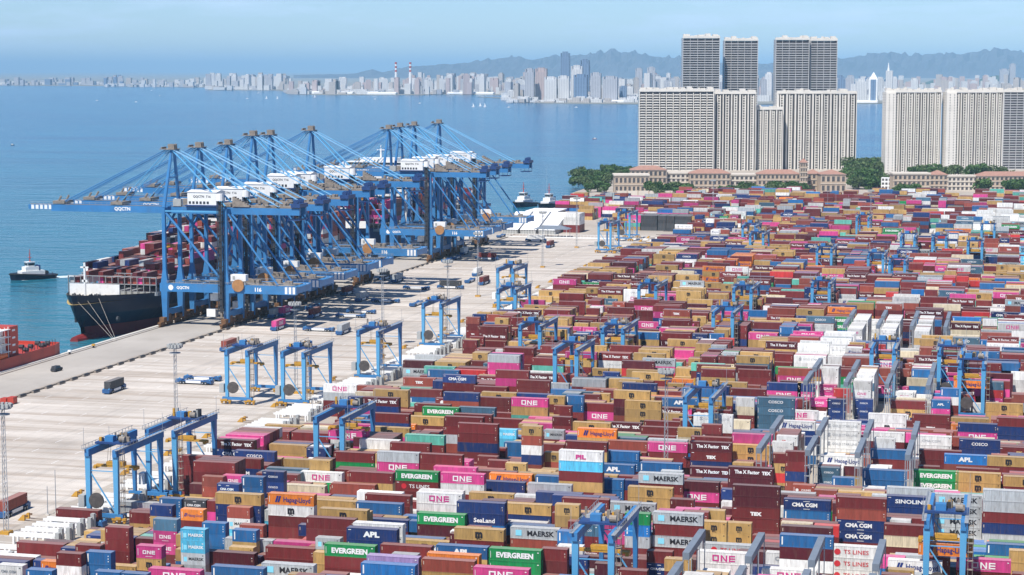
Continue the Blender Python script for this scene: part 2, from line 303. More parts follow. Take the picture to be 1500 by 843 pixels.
# far shore, islands, mountains
def poly_far(pts, z0, z1, name, m, label):
    mb = MB(); mb.prism([far(px, d) for px, d in pts], z0, z1); struct(name, mb, m, label)
poly_far([(-2500, 15500), (-400, 16500), (0, 16200), (150, 15600), (300, 14300), (305, 12400), (410, 12200), (420, 10400), (480, 9900), (620, 9900), (640, 10200), (735, 9900), (745, 8600), (700, 9200), (740, 8900), (746, 7700), (800, 7450), (935, 7250), (1120, 7200), (1230, 7350), (1300, 7400), (1600, 7600), (2600, 9000), (2600, 140000), (-2500, 140000)][::-1],
         -6, -1.5, 'far_shore', M['land'], 'far shore of the bay carrying the distant city')
ridge = [(430, 110), (500, 109), (520, 108), (545, 102), (560, 106), (600, 98), (650, 95), (690, 92), (720, 88), (750, 84), (780, 88), (800, 84), (830, 82), (860, 80), (885, 78), (897, 71), (908, 77), (930, 78), (960, 84), (1000, 86), (1050, 92), (1100, 96), (1130, 93), (1200, 92), (1235, 86), (1280, 80), (1305, 77), (1330, 82), (1370, 80), (1400, 80), (1450, 75), (1470, 72), (1500, 78), (1600, 84), (1750, 96), (1900, 106)]
def ridge_y(px):
    for (a, b), (c, d) in zip(ridge, ridge[1:]):
        if a <= px <= c: return b + (d - b) * (px - a) / (c - a)
    return 112
def mountains(name, dist, ph, seed, pxs, label, m, depth=5000):
    r = random.Random(seed); n = len(pxs); rows_ = 15; vs = []; ph2 = [r.uniform(0, 6) for _ in range(12)]
    for j in range(rows_):
        t = j / (rows_ - 1); d = dist + (t - .5) * depth
        for i, px in enumerate(pxs):
            base = max(0, ph(px)); env = max(0, 1 - abs(t - .5) * 2) ** .8
            rough = 1 + .16 * math.sin(px * .11 + ph2[0] + t * 9) + .10 * math.sin(px * .27 + ph2[1] - t * 14) + .06 * math.sin(px * .6 + ph2[2] + t * 25) + r.uniform(-.05, .05)
            x, y = far(px, d); vs.append((x, y, -3 + base * env * (rough if abs(t - .5) > .04 else 1 + r.uniform(-.03, .03))))
    fs = [(j * n + i, j * n + i + 1, (j + 1) * n + i + 1, (j + 1) * n + i) for j in range(rows_ - 1) for i in range(n - 1)]
    mb = MB(); mb.mesh(vs, fs); struct(name, mb, m, label, smooth=False)
mountains('mountain_range', 33000, lambda px: (103 - ridge_y(px)) / F * 33000 + 123 if ridge_y(px) < 111 else 0, 3, [430 + i * 5 for i in range(295)], 'hazy blue mountain range beyond the city', M['hill'])
mountains('wooded_hills', 18000, lambda px: max(0, 45 * math.exp(-((px - 1380) / 22) ** 2), 75 * math.exp(-((px - 1462) / 34) ** 2)), 5, [1300 + i * 4 for i in range(80)], 'dark wooded hills in front of the mountains', M['wood'], 1200)
# air: one even box of haze
mb = MB(); mb.box(-160000, 160000, -3500, 155000, -11, 640); hz = link('haze', mb.data('haze', []))
hz['kind'] = 'stuff'; hz['label'] = 'pale blue sea haze over the bay'; hz['category'] = 'haze'
hm = bpy.data.materials.new('haze_air'); hm.use_nodes = True; n = hm.node_tree; n.nodes.remove(n.nodes['Principled BSDF'])
pv = n.nodes.new('ShaderNodeVolumePrincipled'); pv.inputs['Color'].default_value = (.44, .75, 1.0, 1); pv.inputs['Density'].default_value = HAZE = 3.3e-5; pv.inputs['Anisotropy'].default_value = -.42
n.links.new(pv.outputs[0], n.nodes['Material Output'].inputs['Volume']); hz.data.materials.append(hm)
# ------------------------------------------------------------------ distant city
DENS = []
def hr(px, dist, w, h, d=None, fm=0, top=0, label='', group='', cat='high-rise', name='high_rise', rz=None):
    x, y = far(px, dist); DENS.append((h * w / dist / dist, px, dist, w, h, d or w * .7, fm, top, label, group, cat, name, rz if rz is not None else rnd.uniform(-.4, .4)))
def cluster(p0, p1, d0, d1, n_, hmin, hmax, wmin, wmax, label, fms=(0, 0, 1, 2), group=None, low=0.):
    for i in range(int(n_ * 1.7)):
        px = rnd.uniform(p0, p1); dist = rnd.uniform(d0, d1)
        if rnd.random() < low: hr(px, dist, rnd.uniform(40, 90), rnd.uniform(8, 18), 40, rnd.choice(fms), 0, label.replace('high-rise', 'low building').replace('tower', 'shed'), (group or label) + ', low', 'building', 'low_building')
        else: hr(px, dist, rnd.uniform(wmin, wmax) * .85, rnd.uniform(hmin, hmax) * rnd.choice((1, 1, .9, .75, .5, .35)), None, rnd.choice(fms), rnd.choice((0, 1, 2)), label, group or label)
cluster(0, 150, 15900, 17500, 26, 20, 62, 30, 60, 'faint grey high-rise at the far left end of the far shore', (2, 3, 2), 'faint blocks at the far left of the far shore', .3)
cluster(154, 182, 15300, 15900, 12, 60, 85, 24, 34, 'blue-grey high-rise in the tight cluster on the left far shore', (2, 3), 'blue-grey cluster on the left far shore')
cluster(185, 305, 14300, 16500, 36, 30, 65, 25, 45, 'pale high-rise on the far shore between the left cluster and the pier', (0, 0, 1, 2), 'pale row left of the pier', .25)
cluster(305, 425, 12300, 14500, 62, 55, 105, 26, 48, 'grey or white high-rise on the stretch behind the pier', (0, 1, 2, 0), 'blocks behind the pier', .15)
cluster(420, 600, 10100, 11800, 75, 35, 85, 22, 42, 'white high-rise behind the tanks near the two chimneys', (0, 0, 1, 4), 'blocks around the two chimneys', .35)
cluster(600, 770, 10000, 13000, 150, 50, 108, 22, 38, 'pale thin high-rise in the dense middle of the far city', (0, 0, 1, 4, 2), 'dense middle of the far city', .1)
cluster(745, 935, 8000, 10500, 75, 45, 90, 22, 40, 'pale high-rise behind the peninsula towers', (0, 1, 2, 0), 'blocks behind the peninsula towers', .1)
cluster(745, 935, 7500, 7800, 44, 6, 22, 20, 50, 'small white waterside building on the peninsula', (0, 0, 1), 'waterside buildings of the peninsula')
cluster(930, 1142, 7800, 11500, 80, 60, 115, 24, 40, 'high-rise glimpsed around the tall apartment towers', (0, 1, 4, 2), 'far blocks around the apartment towers')
cluster(1224, 1302, 7700, 11500, 46, 50, 100, 24, 40, 'pale high-rise seen between the two apartment groups', (0, 2, 3, 0), 'far blocks between the apartment groups')
cluster(1300, 1560, 8800, 14500, 95, 40, 95, 25, 45, 'pale high-rise above the roofs of the right towers', (0, 0, 1, 4), 'far blocks above the right towers', .1)
lm = [(776, 7900, 36, 128, 2, 'dark grey'), (793, 7950, 46, 130, 4, 'brownish grey'), (807, 7700, 48, 96, 0, 'pale blue'), (826, 7700, 42, 100, 0, 'ribbed pale'), (828, 9300, 42, 205, 3, 'tall blue glass'), (851, 7650, 52, 105, 3, 'wide blue ribbed'), (845, 7900, 44, 140, 0, 'white topped'), (857, 8300, 38, 165, 3, 'blue glass'),
      (873, 7650, 40, 112, 2, 'slim grey'), (894, 7650, 56, 98, 2, 'wide grey'), (913, 7700, 28, 60, 3, 'short blue'), (936, 8900, 30, 130, 2, 'purple grey'), (954, 8900, 34, 135, 2, 'dark slab'), (1233, 7900, 30, 95, 3, 'blue slab'), (1246, 8200, 30, 100, 2, 'grey'), (1262, 7600, 44, 88, 0, 'rounded white'), (1471, 13500, 60, 130, 2, 'far grey'), (1483, 13500, 40, 165, 2, 'far slender grey')]
for px, d, w, h, fm, ds in lm: hr(px, d, w, h, w * .6, fm, 2, '%s tower about %s the far city, %s' % (ds, 'left in' if px < 850 else 'in the middle of' if px < 1000 else 'right in', 'standing by the water' if d < 8000 else 'behind the waterside row'), 'landmark towers of the far city', 'tower', 'glass_tower', .1)
def hr_mesh(top):
    m_ = MB(); m_.box(-.5, .5, -.5, .5, 0, 1 - .06 * top)
    if top: m_.box(-.3, .3, -.3, .3, 1 - .06 * top, 1)
    if top == 2: m_.box(-.5, -.38, -.52, .5, 0, .97); m_.box(.38, .5, -.52, .5, 0, .97)
    return m_
PR = {(t, f): hr_mesh(t).data('high_rise_body', FAC[f]) for t in (0, 1, 2) for f in range(len(FAC))}
DENS.sort(key=lambda t: -t[0])
rest = {}
for i, (_, px, dist, w, h, d, fm, top, label, group, cat, name, rz) in enumerate(DENS):
    x, y = far(px, dist)
    if i < 296:
        o = link(name, PR[(top, fm)], None, (x, y, -1.5)); o.scale = (w, d, h + 1.5); o.rotation_euler = (0, 0, rz); tag(o, label, cat, group)
    else: rest.setdefault(0, []).append((x, y, w, d, h, fm))
mb = MB()
for x, y, w, d, h, fm in rest.get(0, []): mb.k = fm; mb.box(x - w / 2, x + w / 2, y - d / 2, y + d / 2, -1.5, h)
for i in range(1500):     # houses and sheds too small to tell apart
    px = rnd.uniform(0, 1560); d0 = 16500 if px < 150 else 14500 if px < 305 else 12500 if px < 420 else 10200 if px < 740 else 7800
    x, y = far(px, d0 + abs(rnd.gauss(0, 1500))); w = rnd.uniform(15, 60); mb.k = rnd.choice((0, 0, 1, 2)); mb.box(x - w / 2, x + w / 2, y - 10, y + 10, -1.5, rnd.uniform(6, 22))
o = link('distant_buildings', mb.data('distant_buildings', FAC)); tag(o, 'mass of small pale city buildings across the bay', 'buildings', None, 'stuff')
for px in (580, 601):     # striped chimneys
    x, y = far(px, 10300); t = thing('power_station_chimney', 'red and white chimney, the %s of the pair across the bay' % ('left' if px == 580 else 'right'), 'chimney', (x, y, -1.5), 0, 'power station chimneys')
    m_ = MB(); m_.tube((0, 0, 0), (0, 0, 110), 9, 6, 10); part('shaft', m_, FAC[0] if 0 else M['white'], t)
    m_ = MB()
    for z in (112, 132, 152): m_.tube((0, 0, z), (0, 0, z + 10), 6, 6, 10)
    part('red_band', m_, M['red'], t); m_ = MB(); [m_.tube((0, 0, z), (0, 0, z + 9.9), 5.7, 5.7, 10) for z in (122.05, 142.05, 110.02)]; part('white_band', m_, M['white'], t)
x, y = far(1303, 8200); t = thing('television_tower', 'slim white tower with a mast on top, left of the right apartment group', 'tower', (x, y, 0)); m_ = MB(); m_.box(-14, 14, -12, 12, 0, 118); part('shaft', m_, FAC[0], t); m_ = MB(); m_.tube((-4, 0, 118), (-4, 0, 150), 5, 1, 8); part('mast', m_, M['white'], t)
x, y = far(1280, 7500); t = thing('pointed_tower', 'white framed blue tower with a pointed top beside the bay', 'tower', (x, y, 0)); m_ = MB(); m_.box(-16, -10, -12, 12, 0, 85); m_.box(10, 16, -12, 12, 0, 85); m_.taper(-16, 16, -12, 12, 85, -1, 1, -1, 1, 112); part('frame', m_, M['white'], t); m_ = MB(); m_.box(-10, 10, -11, 11, 0, 84.9); part('glazing', m_, FAC[3], t)
for i, (px, d, L, lab) in enumerate([(455, 10300, 330, 'long white shed roof on the pier far left'), (500, 10250, 260, 'white shed beside the left pier'), (505, 10700, 240, 'pale domed tank hall left of the chimneys'), (560, 10050, 300, 'white terminal hall between pier and chimneys'), (690, 10100, 480, 'long white arcade hall right of the chimneys'), (905, 7600, 200, 'long low white shed at the right of the peninsula'), (1268, 7500, 190, 'white boat hall on the water between the apartment groups')]):
    x, y = far(px, d); m_ = MB(); h = 12 if i < 5 else 9; L *= .5
    m_.mesh([(-L / 2, -20, 0), (L / 2, -20, 0), (L / 2, 20, 0), (-L / 2, 20, 0), (-L / 2, -20, h * .6), (L / 2, -20, h * .6), (L / 2, 20, h * .6), (-L / 2, 20, h * .6), (-L / 2, 0, h), (L / 2, 0, h)], [(0, 1, 5, 4), (2, 3, 7, 6), (4, 5, 9, 8), (6, 7, 8, 9), (1, 2, 6, 9, 5), (3, 0, 4, 8, 7)])
    tag(link('waterside_hall', m_.data('waterside_hall', M['white']), None, (x, y, -1.5)), lab, 'hall')
def split_parts(name, boxes, m, parent, limit=100, rest='stuff'):
    for q in boxes[:limit]: b = MB(); b.box(*q); part(name, b, m, parent)
    if len(boxes) > limit:
        b = MB(); [b.box(*q) for q in boxes[limit:]]; o = part(name, b, m, parent); o['kind'] = 'stuff'
# ------------------------------------------------------------------ apartment towers (2.3 km away)
def apt(name, px0, px1, dist, h, style, label, depth=22, segs=6, z0=0, rz=0.0, pale=0.0):
    x0, y0 = far(px0, dist); x1, y1 = far(px1, dist); w = math.hypot(x1 - x0, y1 - y0); rz = math.atan2(y1 - y0, x1 - x0) + rz
    t = thing('apartment_tower', label, 'apartment tower', (x0, y0, z0), rz, 'apartment towers behind the port'); r = random.Random(px0)
    core = MB(); core.box(.6, w - .6, 1.2, depth, 0, h); part('wall', core, M['tdark'], t)
    n = int(h / 3.0); sl = []; fin = []; rf = []; bal = []
    sw = w / segs
    for i in range(n):
        if style == 'band':
            sl.append((.1, w - .1, .1, 1.3, i * 3.0, i * 3.0 + .85))
            for s in range(0, segs): bal.append((s * sw + .18 * sw, s * sw + .82 * sw, -.8 - .6 * (s % 2), .08, i * 3.0 + .02, i * 3.0 + 1.3))
        elif style == 'thin': sl.append((.1, w - .1, -.3, 1.3, i * 3.0, i * 3.0 + 1.0))
    for s in range(segs):
        a = s * sw; b = a + sw; off = (s % 2) * 1.0
        if style == 'band': fin.append((b - .4, b + .4, -1.2 if s % 3 == 2 else -.3, 1.3, 0, h - 1))
        elif style == 'thin': fin.append((b - .2, b + .2, -.5, 1.25, 0, h))
        else:
            for j, (q, wd) in enumerate(((0, .15), (.34, .09), (.66, .13))):
                q += r.uniform(-.04, .04); wd *= r.uniform(.7, 1.3); fin.append((a + q * sw, a + (q + wd) * sw, -1.6 + off - .6 * (j == 0), 1.3, 0, h - .5 * (j % 3)))
            for i in range(n): bal.append((a + .45 * sw, a + .64 * sw, -.9 + off, 1.25, i * 3.0, i * 3.0 + 1.15))
        rf.append((a + sw * .1, b - sw * .25, 2, depth * .7, h + .9, h + r.uniform(3.5, 6.5))); rf.append((a + sw * .7, b - sw * .05, .4, 8, h + .9, h + r.uniform(3, 7)))
    rf += [(-.3, w + .3, -.3, depth + .3, h + .51, h + .9), (-.3, w + .3, -.3, 0, h + .91, h + 3.2)]
    wn = [(-.26, -.22, yy, yy + 1.2, i * 3 + 1.2, i * 3 + 2.4) for yy in (3, 10, 17) for i in range(n)] + [(w + .22, w + .26, yy, yy + 1.2, i * 3 + 1.2, i * 3 + 2.4) for yy in (3, 10, 17) for i in range(n)]
    ends = [(-.2, .58, -.2, depth + .2, 0, h + .5), (w - .58, w + .2, -.2, depth + .2, 0, h + .5)]
    if pale: ends.append((-.3, w * pale, -2.6, -.25, 0, h + .5)); wn = [(w * pale * q - .5, w * pale * q + .5, -2.66, -2.62, i * 3 + 1.1, i * 3 + 2.3) for i in range(n) for q in (.3, .75)] + wn
    wh = M['tgrey'] if style == 'thin' else M['twhite']
    split_parts('balcony_band', sl, wh, t); split_parts('pilaster', fin, wh, t); split_parts('balcony', bal, M['twhite'], t); split_parts('end_wall', ends, wh, t); split_parts('roof_crown', rf, M['twhite'], t); split_parts('window', wn, M['tdark'], t)
    return t, w
apt('t', 1000, 1054, 2560, 160, 'thin', 'tall grey banded tower, leftmost of the three tallest, behind the wide pale block', 20, 5)
apt('t', 1061, 1110, 2580, 157, 'thin', 'tall dark banded tower just right of the leftmost tallest one', 20, 5)
apt('t', 1136, 1185, 2570, 158, 'thin', 'left half of the tallest dark banded pair behind the ribbed block', 20, 5)
apt('t', 1187, 1226, 2575, 157, 'thin', 'right half of the tallest dark banded pair behind the ribbed block', 20, 4)
apt('t', 937, 1046, 2390, 94, 'band', 'wide pale block of horizontal white balcony bands at the left end of the row', 22, 11)
apt('t', 1047, 1108, 2400, 91, 'fin', 'pale ribbed block joined to the right of the banded one', 22, 5)
apt('t', 1108, 1148, 2410, 72, 'fin', 'short ribbed block, lowest of the middle group', 20, 4)
apt('t', 1139, 1256, 2425, 91, 'fin', 'wide ribbed cream block beside the gap of open water', 22, 9)
apt('t', 1299, 1380, 2300, 94, 'fin', 'ribbed grey-white block with a bright white end right of the water gap', 22, 8, pale=.17)
apt('t', 1388, 1471, 2290, 94, 'fin', 'ribbed grey-white block, second from the right frame edge', 22, 8, pale=.17)
apt('t', 1472, 1530, 2420, 93, 'thin', 'darker banded block cut by the right frame edge', 22, 6)
# ------------------------------------------------------------------ red-roofed club houses in front of the towers
def hip(mb, x0, x1, y0, y1, z, h, e=.8):
    x0 -= e; x1 += e; y0 -= e; y1 += e; r = min((y1 - y0) / 2, (x1 - x0) / 2); ym = (y0 + y1) / 2
    mb.mesh([(x0, y0, z), (x1, y0, z), (x1, y1, z), (x0, y1, z), (x0 + r, ym, z + h), (x1 - r, ym, z + h)], [(0, 1, 5, 4), (1, 2, 5), (2, 3, 4, 5), (3, 0, 4), (0, 3, 2, 1)])
def house(px0, px1, dist, h, label, kind='wing', fl=3, dep=16, m=None, z0=0):
    x0, y0 = far(px0, dist); x1, y1 = far(px1, dist); w = math.hypot(x1 - x0, y1 - y0); t = thing('club_house', label, 'building', (x0, y0, z0), math.atan2(y1 - y0, x1 - x0), 'red-roofed club houses')
    b = MB(); b.box(0, w, 0, dep, 0, h); part('wall', b, m or M['stone'], t); wi = []; tr = []; n = max(3, int(w / 4.2)); s = w / n; fh = h / fl
    for i in range(n):
        for f in range(fl):
            a = i * s + s * .22; c = a + s * .56; zz = f * fh + fh * .22
            wi.append((a, c, -.12, -.005, zz, zz + fh * .55))
            tr.append((a - .25, a - .02, -.35, -.01, zz - .3, zz + fh * .6))
    for f in range(1, fl + 1): part('cornice', MB().box(-.4, w + .4, -.55, -.02, f * fh - .55, f * fh - .12), M['stone2'], t)
    split_parts('window', wi, M['tdark'], t, 60); split_parts('pilaster', tr, M['stone2'], t, 60); rf = MB()
    if kind == 'wing': hip(rf, 0, w, 0, dep, h + .02, 4.2); part('roof', rf, M['tile'], t)
    elif kind == 'flat': rf.box(-.8, w + .8, -.8, dep + .8, h + .02, h + 1.4); part('parapet', rf, M['stone2'], t)
    return t
house(901, 952, 1950, 17, 'big beige hall with arched windows and flat roof, left end', 'flat', 2, 26)
house(925, 978, 1985, 21, 'red-roofed wing rising behind the beige arched hall', 'wing', 3, 20)
house(978, 1012, 1990, 17, 'cream wing right behind the arched hall', 'flat', 4, 16, M['stone2'])
house(1012, 1072, 1975, 18, 'long beige wing with red tiled roof in front of the banded block', 'wing', 3, 18)
house(1072, 1112, 1995, 15, 'low cream arcade wing between two red roofs', 'flat', 3, 16, M['stone2'])
house(1112, 1175, 1985, 17, 'beige colonnaded wing under red tiles left of the little tower', 'wing', 3, 18)
house(1185, 1205, 1990, 17, 'narrow beige wing right of the little tower', 'wing', 3, 18)
house(1205, 1242, 1960, 18, 'square beige pavilion with hipped red roof near the trees', 'wing', 2, 24)
house(1175, 1185, 1972, 29, 'slim beige clock tower with pointed red roof', 'wing', 6, 9)
house(1312, 1366, 1960, 18, 'wide beige block with two rows of dark windows right of the trees', 'flat', 3, 20)
house(1366, 1392, 1990, 16, 'red-roofed colonnade joined to the wide beige block', 'wing', 3, 16)
house(1392, 1436, 1990, 14, 'cream arcade of square openings under the ribbed block', 'flat', 3, 16, M['stone2'])
house(1436, 1540, 1985, 15, 'long beige red-roofed wing running out of the right frame edge', 'wing', 3, 18)
mb = MB(); x0, y0 = far(1294, 2010); t = thing('white_villa', 'small white terrace house among the trees left of the beige block', 'house', (x0, y0, 0)); b = MB(); b.box(0, 14, 0, 10, 0, 12); part('wall', b, M['white'], t); b = MB(); [b.box(i * 3.4 + .8, i * 3.4 + 3, -.1, -.01, f * 4 + 1, f * 4 + 3.2) for i in range(0)]; split_parts('window', [(i * 3.4 + .8, i * 3.4 + 3, -.1, -.01, f * 4 + 1, f * 4 + 3.2) for i in range(4) for f in range(3)], M['tdark'], t)
# perimeter wall of the port
t = thing('boundary_wall', 'long pale concrete wall behind the yard below the arched hall', 'wall', (-372, 1872, 0)); b = MB(); b.bar((0, 0, 2.6), (180, 42, 2.6), .5, 5.2); part('panel', b, M['stone2'], t); b = MB(); [b.bar((i * 10, i * 10 * 42 / 180, 0), (i * 10, i * 10 * 42 / 180, 5.6), .9) for i in range(0)]; [part('pier', MB().bar((i * 10, i * 10 * 42 / 180, 0), (i * 10, i * 10 * 42 / 180, 5.6), .9), M['stone'], t) for i in range(19)]
# ------------------------------------------------------------------ trees
def crown_mesh(seed, mm):
    r = random.Random(seed); m_ = MB(); lobes = [(r.uniform(-.6, .6), r.uniform(-.6, .6), r.uniform(.45, 1.15), r.uniform(.3, .5)) for _ in range(9)]
    for i in range(620):
        cx, cy, cz, rr = r.choice(lobes); a = r.uniform(0, 2 * PI); c = r.uniform(-1, 1); q = rr * r.uniform(.7, 1.08); sq = math.sqrt(1 - c * c)
        p = Vector((cx + q * sq * math.cos(a), cy + q * sq * math.sin(a), cz + q * c * .8)); u = Vector((r.gauss(0, 1), r.gauss(0, 1), r.gauss(0, 1))).normalized() * r.uniform(.07, .14); v = u.cross(Vector((r.gauss(0, 1), r.gauss(0, 1), r.gauss(0, 1)))).normalized() * .09
        m_.mesh([p - u, p - v, p + u, p + v], [(0, 1, 2, 3)])
    return m_.data('crown', mm)
CR = [crown_mesh(i, M['leaf'] if i % 2 else M['leaf2']) for i in range(4)]
m_ = MB(); m_.tube((0, 0, 0), (.03, 0, .7), .06, .03, 7); [m_.tube((.02, 0, .4), (math.cos(a) * .4, math.sin(a) * .4, .85), .03, .012, 5) for a in (0, 1.6, 3.1, 4.8)]; TR = m_.data('trunk', M['bark'])
def tree(x, y, s, label, group, i):
    t = thing('leafy_tree', label, 'tree', (x, y, -.1), rnd.uniform(0, 6), group); t.scale = (s, s, s * rnd.uniform(.85, 1.15)); link('crown', CR[i % 4], t); link('trunk', TR, t)
def trees(n, p0, p1, d0, d1, s0, s1, label, group):
    for i in range(n):
        px = p0 + (p1 - p0) * (i + rnd.uniform(-.3, .6)) / n; x, y = far(px, rnd.uniform(d0, d1)); tree(x, y, rnd.uniform(s0, s1), label, group, i + rnd.randint(0, 3))
trees(40, 838, 900, 1960, 2260, 5.5, 9, 'bushy green tree on the headland left of the beige arched hall', 'headland trees')
trees(20, 885, 940, 2200, 2350, 5, 7.5, 'green tree on the rise behind the beige arched hall', 'trees behind the arched hall')
trees(18, 955, 1012, 1905, 1945, 5.5, 8.5, 'dark green tree between arched hall and yard wall', 'trees at the arched hall')
trees(16, 1060, 1112, 1905, 1950, 5, 8, 'dark tree in front of the cream arcade wing', 'trees at the cream arcade')
trees(16, 1130, 1182, 1900, 1945, 6, 9.5, 'green tree below the little clock tower', 'trees below the clock tower')
trees(60, 1247, 1293, 2000, 2420, 7, 12, 'big tree in the wood between the two apartment groups', 'wood in the water gap')
trees(14, 1320, 1345, 1895, 1930, 5, 8, 'tree before the wide beige block', 'trees before the beige block')
trees(16, 1440, 1520, 1900, 2150, 7, 11, 'tree at the red-roofed wing near the right edge', 'trees near the right edge')
trees(12, 1340, 1480, 2200, 2240, 9, 12, 'tree at the foot of the right apartment towers', 'trees under the right towers')
# ------------------------------------------------------------------ ship-to-shore cranes
def sts_proto():
    t = thing('quay_crane', 'x', 'quay crane', (0, 0, 0), 0, 'ship-to-shore cranes along the quay')
    Y2 = 18
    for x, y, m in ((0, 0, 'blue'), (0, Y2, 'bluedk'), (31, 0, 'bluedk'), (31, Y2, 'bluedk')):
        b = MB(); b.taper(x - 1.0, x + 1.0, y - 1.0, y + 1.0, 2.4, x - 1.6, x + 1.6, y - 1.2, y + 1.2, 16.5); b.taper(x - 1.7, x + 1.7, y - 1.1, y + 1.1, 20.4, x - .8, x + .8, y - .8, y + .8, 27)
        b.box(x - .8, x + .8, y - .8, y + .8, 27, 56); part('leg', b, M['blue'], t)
    for y in (0, Y2):
        b = MB(); b.box(-2.2, 66, y - 1.2, y + 1.2, 16.52, 20.38); part('portal_beam', b, M['blue'], t)
        split_parts('end_stripe', [(x - .6, x + .6, y - 1.23, y - 1.202, 16.9, 20.1) for x in (61.0, 62.9, 64.8)], M['white'], t)
    for x in (0, 31):
        b = MB(); b.box(x - .9, x + .9, 1.1, Y2 - 1.1, 5.0, 7.6); part('sill_beam', b, M['blue'], t)
        b = MB(); b.box(x - .8, x + .8, 1.2, Y2 - 1.2, 53, 56); part('cross_beam', b, M['blue'], t)
        for yc in (0, Y2):
            b = MB(); b.box(x - .8, x + .8, yc - 7.5, yc + 7.5, 1.7, 2.4); b.box(x - .9, x + 1.3, yc + 4.5, yc + 7.4, 2.4, 4.0)
            for q in (-4.4, 4.4): b.box(x - .6, x + .6, yc + q - 2.9, yc + q + 2.9, 1.0, 1.7)
            for q in range(11): b.tube((x - .35, yc - 7 + q * 1.4, .5), (x + .35, yc - 7 + q * 1.4, .5), .5, n=10)
            b.box(x - 1.2, x + 1.2, yc - 4.6, yc - 1.3, 2.4, 4.4); b.box(x - 1.3, x + 1.0, yc + 1.4, yc + 4.4, 2.4, 5.6); part('bogie', b, M['rust'], t)
    split_parts('platform_beam', [(62.9, 66, 1.2, Y2 - 1.2, 17, 20), (45, 46.2, 1.2, Y2 - 1.2, 17.2, 20), (15, 16.2, 1.2, Y2 - 1.2, 17.2, 20)], M['blue'], t)
    b = MB(); b.box(33, 62.8, 1.3, 6.2, 20.0, 20.35); b.box(33, 62.8, 12.4, 16.7, 20.0, 20.35); b.box(38, 42, 6.2, 12.4, 20.0, 20.3); b.box(56, 60, 6.2, 12.4, 20.0, 20.3); b.box(2, 30, 1.3, 3, 20.0, 20.35); b.box(2, 30, 15, 16.7, 20.0, 20.35); part('transfer_platform', b, M['brown'], t)
    b = MB(); r = random.Random(3)
    for y in (-1.4, Y2 + 1.4):
        for x in range(2, 66, 3): b.box(x - .06, x + .06, y - .06, y + .06, 20.4, 21.7)
        b.box(1, 66, y - .05, y + .05, 21.6, 21.72); b.box(1, 66, y - .05, y + .05, 21.0, 21.1)
    part('handrail', b, M['grey'], t)
    b = MB()
    g_ = []
    for i in range(16): x = r.uniform(34, 58); y = r.uniform(3, 14); g_.append((x, x + r.uniform(.8, 3), y, y + r.uniform(.8, 2), 20.36, 20.4 + r.uniform(.6, 2.2)))
    split_parts('platform_gear', g_, M['brown'], t)
    b = MB(); b.box(33, 40.5, .2, 3.6, 22.2, 25.2); [b.box(x, x + .2, .5, .7, 20.4, 22.2) for x in (33.5, 36.5, 39.8)]; c_ = part('electric_house', b, M['white'], t)
    b = MB(); b.box(34, 35.2, .14, .19, 22.9, 24.5); part('door', b, M['steelbox'], c_)
    b = MB(); b.tube((37.5, -2.3, 20.3), (37.5, -1.35, 20.3), 2.9, n=20); part('cable_reel', b, M['orange'], t)
    for x, z0, z1 in ((23.5, 12.2, 15.5), (21.5, 4.5, 8.2)):
        b = MB(); b.box(x - 2.2, x + 2.2, 3.5, 7, z0, z1); part('control_cabinet', b, M['white'], t)
    b = MB(); b.box(26, 27, 4, 5, 3, 16.5); [b.box(24, 29, 3, 6, z, z + .3) for z in (4, 8, 12)]; part('stair_tower', b, M['brown'], t)
    # girder and boom, twin box sections
    for y in (5, 13):
        b = MB(); b.box(-1.5, 66, y - .8, y + .8, 53.2, 56.4); part('girder', b, M['blue'], t)
        b = MB(); b.taper(-72, -60, y - .7, y + .7, 54.0, -72, -60, y - .7, y + .7, 56.2); b.box(-60, -2, y - .8, y + .8, 53.2, 56.4); part('boom', b, M['blue'], t)
        b = MB()
        for i in range(5): x = -70.5 + i * 2.3; b.box(x, x + 1.5, y - .84 if x > -60 else y - .74, y - .72 if x < -61 else y - .802, 54.1, 56.1)
        part('tip_stripe', b, M['white'], t)
    b = MB()
    for x in range(-70, 66, 8): b.box(x, x + .8, 5.8, 12.2, 54.5, 55.5)
    part('cross_tie', b, M['blue'], t)
    b = MB(); b.box(-71, -3, 4.3, 5.7, 56.45, 56.6); part('walkway', b, M['brown'], t); b = MB(); b.box(2, 66, 4.3, 5.8, 56.45, 56.6); part('walkway', b, M['brown'], t); b = MB(); b.box(2, 66, 12.3, 13.8, 56.45, 56.6); part('walkway', b, M['brown'], t)
    b = MB()
    for x in range(-70, 66, 3): b.box(x - .05, x + .05, 4.2, 4.3, 56.6, 57.7)
    b.box(-71, 66, 4.2, 4.3, 57.6, 57.7); part('walkway_rail', b, M['grey'], t)
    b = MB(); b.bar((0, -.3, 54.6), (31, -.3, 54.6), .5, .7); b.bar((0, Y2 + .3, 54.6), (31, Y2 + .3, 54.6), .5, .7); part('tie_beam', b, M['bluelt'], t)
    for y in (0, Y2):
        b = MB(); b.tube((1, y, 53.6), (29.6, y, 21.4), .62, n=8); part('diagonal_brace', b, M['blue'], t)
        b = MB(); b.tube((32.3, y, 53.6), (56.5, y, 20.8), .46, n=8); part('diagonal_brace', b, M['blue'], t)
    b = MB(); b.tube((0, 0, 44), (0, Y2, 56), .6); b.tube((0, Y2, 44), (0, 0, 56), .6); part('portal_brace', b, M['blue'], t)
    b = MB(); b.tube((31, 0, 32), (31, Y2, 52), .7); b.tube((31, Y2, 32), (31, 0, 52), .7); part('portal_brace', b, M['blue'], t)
    b = MB(); b.tube((0, .3, 56), (1.2, 7.6, 83), .95, .7); b.tube((0, Y2 - .3, 56), (1.2, 10.4, 83), .95, .7); b.bar((.6, 3.6, 70), (.6, 14.4, 70), .6); part('apex_frame', b, M['blue'], t)
